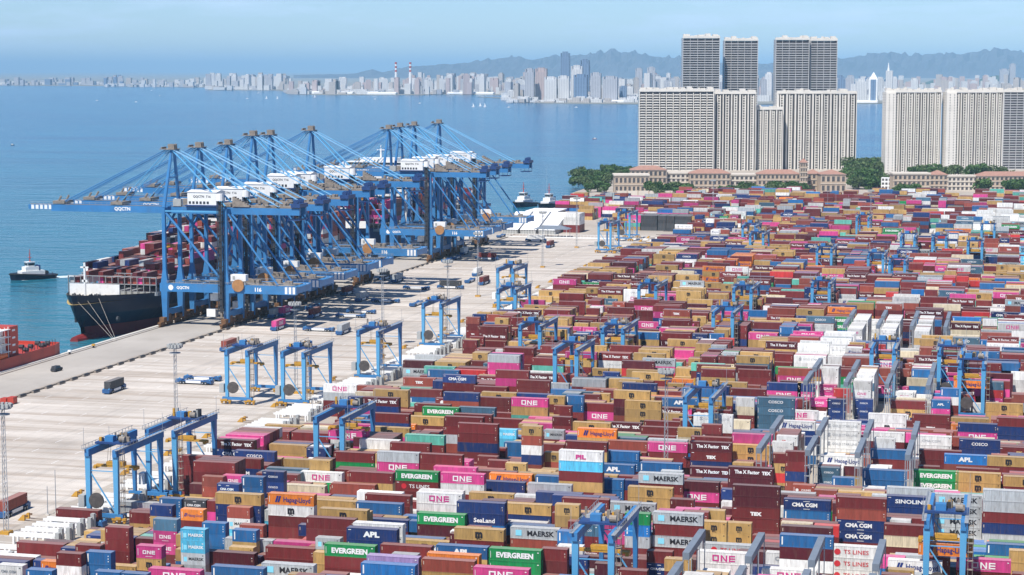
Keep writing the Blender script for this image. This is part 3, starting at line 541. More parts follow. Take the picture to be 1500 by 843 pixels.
    b = MB(); b.box(-4.2, 3.6, 5.6, 12.4, 83.2, 83.5); b.box(-.4, 2.6, 7, 11, 83.5, 84.7); b.box(-3.8, -3.2, 6.4, 11.6, 83.5, 84.4); [b.tube((x, 7, 85.2), (x, 11, 85.2), .6, n=10) for x in (0, 2.0)]; b.box(.8, 3.2, 6, 6.15, 83.5, 85.8); b.box(3.1, 3.2, 8, 8.1, 83.5, 86.6); part('sheave_platform', b, M['brown'], t)
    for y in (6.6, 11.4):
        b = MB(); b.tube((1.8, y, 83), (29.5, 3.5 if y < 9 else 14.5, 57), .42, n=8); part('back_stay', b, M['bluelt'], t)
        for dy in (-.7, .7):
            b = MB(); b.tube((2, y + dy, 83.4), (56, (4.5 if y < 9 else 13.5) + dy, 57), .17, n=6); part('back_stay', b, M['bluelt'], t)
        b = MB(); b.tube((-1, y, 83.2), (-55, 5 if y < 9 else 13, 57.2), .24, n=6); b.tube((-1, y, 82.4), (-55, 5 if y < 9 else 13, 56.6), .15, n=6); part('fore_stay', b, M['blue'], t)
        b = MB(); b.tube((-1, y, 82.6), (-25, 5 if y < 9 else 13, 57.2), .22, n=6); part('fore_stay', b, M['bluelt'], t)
    b = MB(); pass
    for x in (-57, -27): b = MB(); [b.tube((x, y, 57), (x + 2, y, 60.4), .5) for y in (5, 13)]; b.box(x - 2, x + 4, 4, 14, 56.8, 58.2); part('stay_bracket', b, M['brown'], t)
    b = MB(); b.box(10.5, 25, 3.6, 14.4, 57.4, 63.4); b.mesh([(10.2, 3.3, 63.42), (25.3, 3.3, 63.42), (25.3, 14.7, 63.42), (10.2, 14.7, 63.42), (10.2, 9, 64.3), (25.3, 9, 64.3)], [(0, 1, 5, 4), (3, 4, 5, 2), (0, 4, 3), (1, 2, 5), (0, 3, 2, 1)]); mh = part('machinery_house', b, M['white'], t)
    split_parts('vent', [(11.2 + i * 1.8, 12.3 + i * 1.8, 3.52, 3.58, 57.9, 59.1) for i in range(6)], M['dark'], mh)
    b = MB(); text_on(b, 'QQCTN  T16', 1.5, 17.8, 3.57, 61.3, bold=.03); part('lettering', b, M['dark'], mh)
    b = MB(); b.box(9.5, 27, 3, 15, 56.75, 57.35); part('house_frame', b, M['bluedk'], t)
    # lift shaft at the landside leg with its white hood, clutter on top of the girder
    b = MB(); [b.box(29.2 + dx - .15, 29.2 + dx + .15, -2.4 + dy - .15, -2.4 + dy + .15, 8, 60) for dx in (-1, 1) for dy in (-.9, .9)]
    for z in range(8, 60, 3): b.box(28.1, 30.3, -3.4, -1.4, z, z + .25)
    b.box(28.6, 29.8, -3.0, -1.8, 8, 59.5); part('lift_shaft', b, M['dark'], t)
    b = MB(); b.tube((29.2, -2.4, 60), (29.2, -2.4, 63.2), 1.9, 1.7, 12); part('lift_hood', b, M['white'], t)
    b = MB(); [b.box(33 + i * 1.2, 34.2 + i * 1.2, 3.8, 6.2, 56.8, 61.5 - i * .62) for i in range(7)]; b.box(41, 62, 5.6, 12.4, 56.5, 57.3); b.box(27, 32, 4, 14, 56.8, 58.2)
    for i in range(14): x = r.uniform(42, 64); y = r.uniform(4, 12); b.box(x, x + r.uniform(.6, 2.5), y, y + 1.2, 57.3, 57.5 + r.uniform(.4, 1.6))
    part('girder_gear', b, M['brown'], t)
    b = MB(); b.box(62, 66.5, 3.5, 14.5, 56.8, 58.6); [b.tube((64, y, 59.4), (64, y + 1.2, 59.4), 1.2) for y in (4.5, 8.4, 12)]; b.box(60, 66, 4.2, 13.8, 50.8, 51.2); [b.box(x, x + .2, y, y + .2, 51.2, 53.2) for x in (60.2, 65.6) for y in (4.4, 13.4)]; part('end_winch', b, M['bluedk'], t)
    b = MB(); b.box(3, 7, 3.9, 5.9, 56.61, 60); part('winch', b, M['steelbox'], t); b = MB(); b.box(4, 9, 13, 16, 56.61, 59.5); part('winch', b, M['brown'], t)
    b = MB(); text_on(b, 'QQCTN', 2.2, -23, 4.17, 54.8, bold=.05); b.k = 0; part('lettering', b, M['white'], t)
    b = MB(); text_on(b, '116', 2.4, 47, -1.225, 18.45, bold=.05); text_on(b, 'QQCTN', 1.7, 9.5, -1.225, 18.5, bold=.05); b.tube((3.4, -1.225, 18.5), (3.4, -1.215, 18.5), 1.3, n=14); part('beam_lettering', b, M['white'], t)
    return t
CRANES = [(256, 84.1), (295, 83.9), (337, 84), (374, 87.4), (399, 87.1), (458, 87.5), (572, 84.3), (588, 85), (609, 85.1), (645, 85)]
CY_ = [873, 905, 942, 976, 1001, 1064, 1207, 1231, 1262, 1320]
nth = ['nearest the camera', 'second from the near end', 'third from the near end', 'fourth from the near end', 'fifth from the near end', 'sixth, last of the near cluster', 'first of the far cluster', 'second of the far cluster', 'third of the far cluster', 'farthest from the camera']
near0 = sts_proto()
for i, ((px, z), y) in enumerate(zip(CRANES, CY_)):
    lab = 'blue quay crane, boom over the ship, ' + nth[i]
    o = near0 if i == 0 else dup(near0, (0, 0, 0), None, lab); o.location = (-388, y - 9, 0); o['label'] = lab; o.scale = (1, 1, z / 84.5)
# trolleys with spreaders hanging over the ship
for i, (x, y, z, w) in enumerate([(-404, 905, 33, 'second'), (-420, 976, 38, 'fourth'), (-412, 1231, 36, 'eighth')]):
    t = thing('ship_spreader', 'yellow and black spreader hanging on wires from the %s crane' % w, 'spreader', (x, y, z)); b = MB(); b.box(-1.2, 1.2, -6, 6, 0, .7); b.box(-1.6, 1.6, -2, 2, .7, 2); part('beam', b, M['yellow'], t); b = MB(); b.box(-2, 2, -3, 3, 2.6, 5); part('head_block', b, M['dark'], t)
    b = MB(); [b.tube((dx, dy, 5), (dx, dy, 53 - z), .07, n=4) for dx in (-1.5, 1.5) for dy in (-2.5, 2.5)]; part('wire', b, M['dark'], t)
# ------------------------------------------------------------------ yard gantries
TYZ = {}
def rmg_proto(gear):
    t = thing('yard_gantry', 'x', 'yard gantry', (0, 0, 0), 0, 'blue yard gantries'); L = 28.4; r = random.Random(gear)
    for x in (0, 8):
        for y in (0, L):
            b = MB()
            if y == 0: b.taper(x - .55, x + .55, y - .55, y + .55, 2.6, x - .75, x + .75, y - .6, y + .7, 18)
            else: b.taper(x - .4, x + .4, y - .5, y + .5, 2.6, x - .6, x + .6, y - 1.3, y + .5, 18)
            part('leg', b, M['bluelt'] if y == 0 else M['blue'], t)  # near legs take the blue with sunlight in its colour
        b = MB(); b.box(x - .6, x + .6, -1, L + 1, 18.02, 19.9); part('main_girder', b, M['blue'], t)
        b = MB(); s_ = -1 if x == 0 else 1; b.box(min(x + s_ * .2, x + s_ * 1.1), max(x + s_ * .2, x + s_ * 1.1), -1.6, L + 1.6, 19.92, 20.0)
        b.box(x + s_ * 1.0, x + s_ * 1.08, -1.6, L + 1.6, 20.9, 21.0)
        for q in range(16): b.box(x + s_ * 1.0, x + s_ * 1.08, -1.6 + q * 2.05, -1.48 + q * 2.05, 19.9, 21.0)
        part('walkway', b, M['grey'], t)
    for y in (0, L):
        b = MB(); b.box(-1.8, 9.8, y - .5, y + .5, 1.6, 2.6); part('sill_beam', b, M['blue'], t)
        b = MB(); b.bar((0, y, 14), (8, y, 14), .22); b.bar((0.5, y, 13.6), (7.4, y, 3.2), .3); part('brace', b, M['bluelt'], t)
        for xc in (-.6, 8.6):
            b = MB()
            for q in (-1.5, 0, 1.5): b.tube((xc + q, y - .25, .55), (xc + q, y + .25, .55), .42, n=10)
            b.box(xc - 2, xc + 2, y - .45, y + .45, .9, 1.6); b.box(xc - .8, xc + .8, y - .9, y + .9, 1.2, 1.9); part('bogie', b, M['yellow'], t)
    ty = r.uniform(7, 18); TYZ[gear] = [ty]; b = MB(); b.box(-.9, 8.9, ty - 2.6, ty + 3.4, 20.1, 20.6); part('trolley', b, M['bluedk'], t)
    b = MB(); b.box(1.5, 3.9, ty - 1.6, ty + .6, 20.6, 22.1); part('drive_housing', b, M['blue'], t)
    hg = []
    for q in range(13): x = r.uniform(-.5, 7.5); y = ty + r.uniform(-2.4, 2.6); hg.append((x, x + r.uniform(.3, 1.2), y, y + r.uniform(.3, 1), 20.6, 20.8 + r.uniform(.5, 2.2)))
    for q in hg: part('hoist_gear', MB().box(*q), M[r.choice(('brown', 'brown', 'yellow', 'steelbox', 'dark'))], t)
    b = MB(); b.tube((6, ty - 1.8, 21.5), (7.6, ty - 1.8, 21.5), .8, n=10); part('hoist_drum', b, M['brown'], t)
    split_parts('aerial', [(x, x + .08, y, y + .08, 20, 24.5 + x % 2) for x, y in ((-.9, -.8), (8.6, 3), (8.6, L), (2, ty))], M['grey'], t)
    zz = r.choice((8.5, 11, 13.5)); TYZ[gear].append(zz); b = MB(); b.box(-2.1, 10.1, ty - .9, ty - .4, zz, zz + .5); b.box(-2.1, 10.1, ty + .4, ty + .9, zz, zz + .5); b.box(1.5, 6.5, ty - 1, ty + 1, zz + .5, zz + 1.5); [b.box(x, x + .8, ty - 1.3, ty + 1.3, zz - .5, zz + .3) for x in (-2.2, 9.4)]; part('spreader', b, M['yellow'], t)
    b = MB(); [b.tube((x, ty + y, zz + 1.5), (x * .8 + .8, ty + y, 20.1), .05, n=4) for x in (1.8, 6.2) for y in (-.8, .8)]; part('wire', b, M['dark'], t)
    # ladder tower, cabinets and the cable drum near the near legs
    b = MB(); [b.box(9.1 + dx, 9.2 + dx, -.5 + dy, -.4 + dy, 2.6, 19.9) for dx in (0, 1) for dy in (0, .9)]; [b.box(9.0, 10.3, -.6, .6, z, z + .12) for z in range(3, 20, 2)]; part('ladder', b, M['brown'], t)
    b = MB(); b.box(-2.6, -.9, -1.2, 1.4, 4.2, 7.4); b.box(-2.6, 3.4, 1.0, 3.2, 5, 5.2); part('equipment_cabinet', b, M['steelbox'] if gear % 2 else M['white'], t)
    if gear != 2: b = MB(); b.tube((2.6, -1.3, 6.2), (2.6, -.8, 6.2), 2.1, n=20); part('cable_drum', b, M['reel'], t)
    return t
RP0 = {g: rmg_proto(g) for g in (1, 2, 3)}
used = set()
RM = [(129, 657, 'second one from the lower left corner'[:0] or 'leftmost, straddling the end of the stacks at the lower left'), (217, 624, 'just behind the leftmost one'), (332, 520, 'with a large dark cable drum, left of the pair on the lanes edge'), (414, 515, 'right of the pair on the lanes edge, drum behind'), (463, 610, 'carrying a pink container near the left end of the stacks'), (525, 485, 'alone at the stack end in front of the empty carriers'), (620, 441, 'at the stack end below the long empty carriers'), (729, 391, 'rear one of the close pair left of the middle'), (730, 421, 'front one of the close pair left of the middle'), (762, 475, 'left one of the group in the middle of the yard'), (813, 509, 'lowest one of the middle group'), (883, 475, 'over tan boxes right in the middle group'), (936, 414, 'with a pink load right of the middle group'), (1045, 451, 'over a dark gap in the yard centre'), (1075, 418, 'just behind the one over the dark gap'), (1190, 411, 'left of the rear white refrigerated block'), (1004, 576, 'carrying a pink container near the yard centre'), (843, 782, 'nearest, between the long grey and maroon stacks at the bottom'), (1358, 755, 'nearest at lower right, carrying an orange container'), (1277, 517, 'carrying a white container right of the racks'), (1376, 506, 'with a pink load at the right'), (1406, 540, 'carrying an orange container at the right'),
      (1088, 333, 'far one, left of two close together at the yard rear'), (1099, 345, 'far one, right of two close together at the yard rear'), (1197, 363, 'far one with tan boxes beneath, rear centre'), (1255, 318, 'small far one below the single road gap'), (1272, 373, 'far one beside the white stacks, rear right'), (1303, 380, 'far one in front of white stacks, rear right'), (1320, 347, 'far one among the cluster right of the white stacks'), (1366, 350, 'far one right of the rear right cluster'), (1418, 357, 'far one near brown stacks at rear right'), (1438, 330, 'far one by the tall white stacks, rear right'), (877, 328, 'far left one beside the white tents'), (906, 312, 'far left one behind its twin by the tents')]
LOADS = {4: 'p', 12: 'p', 16: 'p', 18: 'o', 19: 'w', 20: 'p', 21: 'o'}
RMG = []
for i, (px, py, lab) in enumerate(RM):
    x, y = ground(px, py, 19.9); k = round((y - 416) / 31); ny = 430 + 31 * k - 14.2
    lo, hi = x - 60, x + 60
    for _ in range(40):
        m_ = (lo + hi) / 2
        if proj(m_, ny, 19.9)[0] < px: lo = m_
        else: hi = m_
    g = 1 + i % 3; p_ = RP0[g]; lab = 'blue gantry ' + lab
    o = p_ if g not in used else dup(p_, (0, 0, 0), None, lab); used.add(g); o.location = (lo, ny, .1); o['label'] = lab; RMG.append((lo, ny, k, i, LOADS.get(i), g))
# ------------------------------------------------------------------ container ships
def hull(mb, L, B, D, fl, sm, bow=26, stern=14):
    """sections along y: 0 = bow tip, L = stern; z from -4 up"""
    secs = []; N = 26
    for i in range(N + 1):
        y = L * (i / N) ** (1.6 if i < N else 1); t = min(1, y / bow / 1.9); wk = B / 2 * min(1, t ** .72 if t > 0 else 0); rk = 11 * max(0, 1 - y / 40); e = max(0, (y - (L - stern)) / stern)
        wl = B / 2 * min(1, max(0, (y - 9) / (bow * 2.6)) ** .7) * (1 - .25 * e); ztop = D + fl * max(0, 1 - y / 60) ** 1.5
        ys = y; secs.append([(s * w, yy, z) for s, w, yy, z in ((-1, wk, ys, ztop), (-1, (wk * .66 + wl * .34), ys + rk * .35, D * .62), (-1, wl, ys + rk * .8, 5.5), (-1, wl * .96, ys + rk, -5), (1, wl * .96, ys + rk, -5), (1, wl, ys + rk * .8, 5.5), (1, (wk * .66 + wl * .34), ys + rk * .35, D * .62), (1, wk, ys, ztop))])
    vs = [p for s in secs for p in s]; n = 8; fu = []; fb = []
    for i in range(N):
        for j in range(n - 1):
            q = (i * n + j, i * n + j + 1, (i + 1) * n + j + 1, (i + 1) * n + j)
            (fb if j in (2, 3, 4) else fu).append(q)
        fu.append((i * n + 7, i * n, (i + 1) * n, (i + 1) * n + 7)) if sm == 0 else None
    fu.append(tuple(range(N * n, N * n + n)))
    return vs, fu, fb, secs
SHIPBOX = []     # containers standing on the ships, filled into the bulk stack mesh
def ship(name, label, x, y, L, B, D, bay0, bays, bridge, funnel, tiers, seed, hullm, cols, cat='container ship'):
    t = thing(name, label, cat, (x, y, -4)); vs, fu, fb, secs = hull(MB(), L, B, D, 3.2, 1)
    b = MB(); b.mesh(vs, fu); b.k = 1; b.mesh(vs, fb); part('hull', b, [hullm, M['boot']], t)
    b = MB(); pts = [(s[0][0] * .97, s[0][1]) for s in secs] + [(s[-1][0] * .97, s[-1][1]) for s in secs[::-1]]; b.mesh([(px_, py_, D - 1.2) for px_, py_ in pts], [tuple(range(len(pts)))]); part('deck', b, M['olive'], t)
    b = MB(); b.tube((0, 8, -.6), (0, 20, -1.5), 3.2, 4.2, 12); b.tube((0, 2, .2), (0, 8, -.6), 2.0, 3.2, 12); part('bulbous_bow', b, M['boot'], t)
    b = MB(); w = B * .27; b.box(-w, w, 24, 24.6, D + .6, D + 6.0); part('breakwater', b, M['white'], t)
    b = MB(); b.box(-.4, .4, 14, 14.8, D, D + 17); b.box(-2, 2, 14, 14.6, D + 14.5, D + 15.2); b.box(-1.4, 1.4, 14, 14.6, D + 8, D + 9); part('foremast', b, M['white'], t)
    b = MB(); r = random.Random(seed)
    for i in range(12): xx = r.uniform(-w * .7, w * .7); yy = r.uniform(12, 22); b.tube((xx - .8, yy, D + .8), (xx + .8, yy, D + .8), .9, n=8); b.box(xx, xx + .5, yy, yy + .5, D - 1, D + 2)
    part('mooring_winch', b, M['dark'], t)
    b = MB(); b.box(-2, -1, 7, 8, D * .45, D * .62); b.tube((B * .28, 20, D * .48), (B * .30, 20, D * .48), 1.3); part('anchor', b, M['dark'], t)
    b = MB()
    for i in range(bays + 1):
        yy = bay0 + i * 14.6 - 1.0
        for xx in np.linspace(-B / 2 + .7, B / 2 - .7, 15): b.box(xx - .12, xx + .12, yy - .4, yy + .4, D - 1, D + 7.6)
        b.box(-B / 2 + .5, B / 2 - .5, yy - .4, yy + .4, D + 7.6, D + 7.9); b.box(-B / 2 + .5, B / 2 - .5, yy - .4, yy + .4, D + 4, D + 4.3)
    b.box(-B / 2 + .3, B / 2 - .3, bay0, bay0 + bays * 14.6, D - 1.1, D + .6); part('lashing_bridge', b, M['grey'], t)
    for k, (yb, hb, wb, db) in enumerate(bridge):
        b = MB(); b.box(-wb / 2, wb / 2, yb, yb + db, D - 1, D + hb - 6); b.box(-B / 2 - .5, B / 2 + .5, yb + 1, yb + db - 3, D + hb - 5.9, D + hb - 2.5); b.box(-wb / 3, wb / 3, yb + 2, yb + db - 2, D + hb - 2.4, D + hb); b.tube((0, yb + db / 2, D + hb), (0, yb + db / 2, D + hb + 9), .7, .3); b.box(-3, 3, yb + db / 2, yb + db / 2 + .4, D + hb + 5, D + hb + 5.5)
        q = part('superstructure', b, M['white'], t); b = MB()
        for f in range(int((hb - 8) / 3)): b.box(-wb / 2 + 1, wb / 2 - 1, yb - .05, yb - .01, D + 2.2 + f * 3, D + 3.3 + f * 3); b.box(wb / 2 + .01, wb / 2 + .05, yb + 1, yb + db - 1, D + 2.2 + f * 3, D + 3.3 + f * 3)
        b.box(-B / 2, B / 2, yb + .9, yb + .98, D + hb - 4.6, D + hb - 3.1); part('window_row', b, M['glass'], q)
    if funnel: b = MB(); b.box(-5, 5, funnel, funnel + 10, D, D + 30); b.k = 1; b.box(-5.1, 5.1, funnel - .1, funnel + 10.1, D + 22, D + 27); part('funnel', b, [M['white'], M['red']], t)
    nx = int(B // 2.52)
    for i in range(bays):
        yy = bay0 + i * 14.6
        if any(abs(yy + 6 - (yb + db / 2)) < db / 2 + 7 for yb, hb, wb, db in bridge) or (funnel and abs(yy + 6 - funnel - 5) < 12): continue
        nb = tiers(i, r)
        for j in range(nx):
            n_ = max(0, nb + r.choice((0, 0, 0, -1, 1) if nb > 0 else (0,))); cx = x + (j - (nx - 1) / 2) * 2.52
            for q in range(n_): SHIPBOX.append((cx, y + yy, -4 + D + .7 + q * 2.83 + (3.4 if True else 0), r.choice(cols)))
    return t
bowr = M['hull']
ship('container_ship', 'black-hulled container ship with maroon and pink boxes moored under the near cranes', -418, 827, 330, 47, 18.3, 44, 19, [(178, 42, 38, 14)], 255, lambda i, r: (1, 2, 2, 3, 4, 5, 6, 7, 7, 0, 8, 8, 8, 7, 7, 7, 6, 6, 5)[i], 3, M['hull'], 'mmmmmrrppdnws')
ship('container_ship', 'second container ship with white superstructure moored under the far cranes', -419, 1196, 300, 45, 21, 30, 17, [(86, 44, 40, 14)], 205, lambda i, r: (4, 5, 6, 7, 7, 7, 7, 7, 6, 6, 6, 6, 5, 5, 4, 4, 3)[i] - 1, 8, M['bluedk'], 'mmmmppprdwn')
# red ship lower left
t = thing('red_ship', 'red ship cut by the left frame edge, stern towards the cranes', 'ship', (-404, 640, -4))
b = MB(); pts = [(-12, -90), (12, -90), (12, 120), (10, 128), (-10, 128), (-12, 120)]; b.prism(pts, -1, 7.5); 
for (x0, y0), (x1, y1) in zip(pts, pts[1:] + pts[:1]): b.bar((x0 * .985, y0, 8.1), (x1 * .985, y1, 8.1), .3, 1.3)
part('hull', b, M['red'], t)
b = MB(); b.box(-10, 10, 85, 92, 7.5, 20.5); hb = part('deckhouse', b, M['red'], t); b = MB(); [b.box(10.01, 10.06, 87 + i * 9, 89.5 + i * 9, 9.5 + f * 3, 10.3 + f * 3) for i in range(1) for f in range(4)]; part('window', b, M['white'], hb)
b = MB(); b.box(-11, 8.6, 62, 84.9, 7.5, 11); [b.box(-11 + .2 * f, 8.2 - .5 * f, 66, 84.8, 11 + 3 * f, 13.6 + 3 * f) for f in range(3)]; [b.box(8.0, 10.6, 62, 84.8, 10.6 + 3 * f, 10.8 + 3 * f) for f in range(4)]; [b.box(10.3, 10.5, 62 + i * 3, 62.2 + i * 3, 7.5, 21) for i in range(8)]; b.tube((0, 80, 20), (0, 80, 27), .5, .3); b.tube((3, 82, 23), (3, 82, 24.5), 1.1, .8, 10); b.tube((0, 70, 20), (0, 70, 31), .6, .3); b.box(-3, 3, 69, 71, 24, 24.4); part('superstructure', b, M['white'], t)
b = MB(); b.tube((10, 74, 9.5), (10, 81, 9.5), 1.5, 1.3, 12); part('lifeboat', b, mat('lifeboat_orange', (.75, .16, .03), .5), t)
b = MB(); r = random.Random(5)
for i in range(16): yy = r.uniform(95, 124); xx = r.uniform(-9, 9); b.tube((xx - 1, yy, 8.8), (xx + 1, yy, 8.8), .9, n=8)
[b.box(s * 10.6, s * 10.6 + .2, 94 + i * 2.6, 94.2 + i * 2.6, 8.6, 11) for s in (-1, 1) for i in range(12)]; part('mooring_gear', b, M['dark'], t)
b = MB(); b.box(-9.5, 9.5, 94, 126, 7.51, 7.56); part('deck', b, M['red'], t)
# mooring lines of the black ship
t = thing('mooring_lines', 'pale mooring lines from the black bow down to the quay bollard', 'mooring line', (0, 0, 0)); bo = ground(163, 500, .6)
for dx, dy in ((-5, 6), (-1, 10), (4, 14)): b = MB(); b.tube((-417 + dx, 829 + dy, 17), (bo[0] + 1, bo[1] + 2 + dx * .2, .6), .05, n=5); part('line', b, M['stone2'], t)
# tugs
def tug(x, y, rz, label, up, s=1.0):
    t = thing('tug_boat', label, 'tug', (x, y, -4), rz); t.scale = (s, s, s)
    pts = [(-15, 0), (-13, 3), (-8, 4.8), (4, 5), (12, 4.4), (14, 3), (14, -3), (12, -4.4), (4, -5), (-8, -4.8), (-13, -3)]; b = MB(); n = len(pts)
    b.mesh([(x_ * .94, y_ * .86, -1) for x_, y_ in pts] + [(x_, y_, 2.3 + (1.6 if x_ < -7 else 0)) for x_, y_ in pts], [(i, (i + 1) % n, n + (i + 1) % n, n + i) for i in range(n)] + [tuple(range(n, 2 * n))]); part('hull', b, M['hull'], t)
    b = MB(); [b.tube((x0 * 1.01, y0 * 1.01, 2.1 + (1.6 if x0 < -7 else 0)), (x1 * 1.01, y1 * 1.01, 2.1 + (1.6 if x1 < -7 else 0)), .4, n=6) for (x0, y0), (x1, y1) in zip(pts, pts[1:] + pts[:1])]; part('fender', b, M['tyre'], t)
    b = MB(); b.box(-8.5, 6, -3.4, 3.4, 2.4, 5.2); b.box(-6, 2.4, -2.9, 2.9, 5.2, 7.6); b.taper(-4.2, -.2, -2, 2, 7.6, -4.6, .2, -2.3, 2.3, 10.2); b.box(-4.8, .4, -2.4, 2.4, 10.2, 10.5); hs = part('wheelhouse', b, up, t)
    b = MB(); b.box(-4.7, -4.3, -2, 2, 8.5, 9.7); b.box(-4, 0, -2.34, -2.2, 8.5, 9.7); b.box(-4, 0, 2.2, 2.34, 8.5, 9.7); b.box(-6, 3.5, -3.24, -3.21, 3.4, 4.2); part('window', b, M['glass'], hs)
    b = MB(); b.tube((-2, 0, 10.5), (-2, 0, 18), .35, .15, 8); b.box(-2.6, -1.4, -1.6, 1.6, 13, 13.2); b.box(-2.3, -1.7, -1, 1, 15, 15.2); part('mast', b, M['red'], t)
    b = MB(); b.tube((3, -1.8, 5.2), (3, -1.8, 8.4), .9, .8); b.tube((3, 1.8, 5.2), (3, 1.8, 8.4), .9, .8); part('funnel', b, M['bluedk'], t)
    b = MB(); b.tube((8, -1.6, 3.6), (8, 1.6, 3.6), 1.2, n=12); b.box(5.5, 6.5, -2, 2, 2.3, 4.4); [b.box(10.6, 10.9, q, q + .2, 2.3, 4) for q in (-3, 3)]; part('towing_winch', b, M['dark'], t)
    return t
tug(-568, 1076, math.atan2(20, 16), 'black and white tug steaming left, a white wake behind it', M['white'])
b = MB(); r = random.Random(4)
def wake(name, x, y, dx, dy, L, w0, w1, label):
    b = MB(); n = 24; a = Vector((dx, dy, 0)).normalized(); p = Vector((-a.y, a.x, 0)); r = random.Random(int(L))
    for s in (-1, 1):
        vs = []
        for i in range(n + 1):
            c = Vector((x, y, -3.93)) + a * L * i / n + p * s * (w0 + (w1 - w0) * i / n) + p * r.uniform(-.3, .3); wd = (2.2 * (1 - i / n) + .2) * r.uniform(.6, 1.3); vs += [c - p * wd, c + p * wd]
        b.mesh(vs, [(2 * i, 2 * i + 1, 2 * i + 3, 2 * i + 2) for i in range(n)])
    o = link(name, b.data(name, M['foam'])); tag(o, label, 'wake', None, 'stuff')
wake('boat_wake', -574, 1069, 16, 20, 150, 2.5, 3.5, 'white foam wake trailing from the tug')
for x, y, l in ((-436, 1765, 'pink-hulled tug, left of the two moored behind the tents'), (-409, 1752, 'white tug, right of the two moored behind the tents')):
    tug(x, y, 1.3, l, M['white'], 1.25)
SB = [(142, 148, 'leftmost small white boat on the bay'), (199, 150, 'small white motor boat with a foam trail, left part of the bay'), (222, 133, 'tiny white boat above the foam trail'), (234, 141, 'small dark boat just right of the foam trail'), (362, 145, 'tiny boat off the left pier'), (378, 137, 'tiny white boat nearest the left pier'), (390, 145, 'first of two tiny sails off the pier'), (406, 145, 'second of two tiny sails off the pier'), (461, 143, 'white sailing boat off the tanks'), (549, 146, 'small boat below the two chimneys'), (615, 152, 'tiny boat below the arcade hall'), (693, 157, 'first of three small sails left of the peninsula'), (703, 156, 'middle of three small sails left of the peninsula'), (710, 157, 'last of three small sails left of the peninsula'), (745, 158, 'white boat just off the peninsula tip'), (871, 204, 'small red boat left of the banded apartment block'), (18, 213, 'tiny dark boat at the far left of the water'), (844, 158, 'small boat off the peninsula shore')]
for i, (px, py, lab) in enumerate(SB):
    x, y = ground(px, py, -4); s = 15 if py < 160 else 10; t = thing('small_boat', lab, 'boat', (x, y, -4), rnd.uniform(-.5, .5), None); t.scale = (s / 10, s / 10, s / 10)
    b = MB(); b.mesh([(-5, 0, .9), (-3, -1.4, .8), (4.5, -1.4, .7), (4.5, 1.4, .7), (-3, 1.4, .8), (-4, 0, -.3), (-2.5, -1, -.3), (4.2, -1, -.3), (4.2, 1, -.3), (-2.5, 1, -.3)], [(0, 1, 2, 3, 4), (5, 6, 1, 0), (6, 7, 2, 1), (7, 8, 3, 2), (8, 9, 4, 3), (9, 5, 0, 4)]); part('hull', b, M['red'] if 'red' in lab else M['dark'] if 'dark' in lab else M['white'], t)
    b = MB(); b.box(-1.5, 2, -1, 1, .8, 2.2)
    if 'sail' in lab: b.mesh([(-.5, 0, 1.2), (3.5, .05, 1.3), (-.4, 0, 9)], [(0, 1, 2)]); b.box(-.6, -.45, -.07, .07, .8, 9.4)
    part('cabin', b, M['white'], t)
    if 'trail' in lab and 'with' in lab: wake('boat_wake', x + 20, y, 1, .12, 420, 3, 25, 'white foam trail of the small motor boat')
# ------------------------------------------------------------------ white tents and roofs at the end of the lanes
def far_at(px, py, z=0): return ground(px, py, z)
for i, (pa, pb) in enumerate(((741, 766), (766.8, 793), (794.5, 814))):
    xa, ya = ground(pa, 345); xb, _ = ground(pb, 345); xb = xa + (xb - xa) * .98; t = thing('warehouse_tent', 'white fabric warehouse roof, %s of the three sloping side by side' % ('first', 'middle', 'last')[i], 'tent', (0, 0, 0), 0, 'white warehouse tents')
    y0, y1 = 1418, 1500; x0 = -368 + i * 13.9; x1 = x0 + 12.4; b = MB(); b.mesh([(x0, y0, 3.2), (x1, y0, 3.2), (x1, y0 + 44, 13.5), (x0, y0 + 44, 13.5), (x0, y1, 3.5), (x1, y1, 3.5)], [(0, 1, 2, 3), (3, 2, 5, 4), (0, 3, 4), (1, 5, 2)]); part('roof', b, M['whitec'], t)
    b = MB(); b.box(x0 + .4, x1 - .4, y0 + .4, y1 - .4, 0, 3.1); part('wall', b, M['steelbox'], t); b = MB(); [b.box(x0 + .6 + q * 2, x0 + .8 + q * 2, y0, y0 + .2, 0, 3.2) for q in range(6)]; part('post', b, M['white'], t)
t = thing('flat_shed', 'low white flat shed roof behind the tents', 'shed', (-385, 1560, 0)); b = MB(); b.box(0, 27, 0, 34, 6.4, 7); part('roof', b, M['whitec'], t); b = MB(); b.box(1, 26, 1, 33, 0, 6.39); part('wall', b, M['steelbox'], t)
t = thing('canopy', 'grey canopy roof on thin posts in front of the tents', 'canopy', (-338, 1392, 0)); b = MB(); b.mesh([(0, 0, 6), (26, 0, 6), (26, 14, 6), (0, 14, 6), (6, 7, 8.4), (20, 7, 8.4)], [(0, 1, 5, 4), (1, 2, 5), (2, 3, 4, 5), (3, 0, 4), (0, 3, 2, 1)]); part('roof', b, M['rack'], t); b = MB(); [b.box(x, x + .3, y, y + .3, 0, 6) for x in (1, 8, 16, 24.5) for y in (1, 12.5)]; part('post', b, M['white'], t)
t = thing('mesh_fence', 'white post fence across the end of the lanes', 'fence', (-357, 1388, 0)); b = MB(); [b.box(i * 2.5, i * 2.5 + .15, 0, .15, 0, 3) for i in range(42)]; part('post', b, M['white'], t); b = MB(); b.box(0, 104, .05, .1, 2.8, 2.95); b.box(0, 104, .05, .1, .2, 1.1); part('rail', b, M['white'], t)
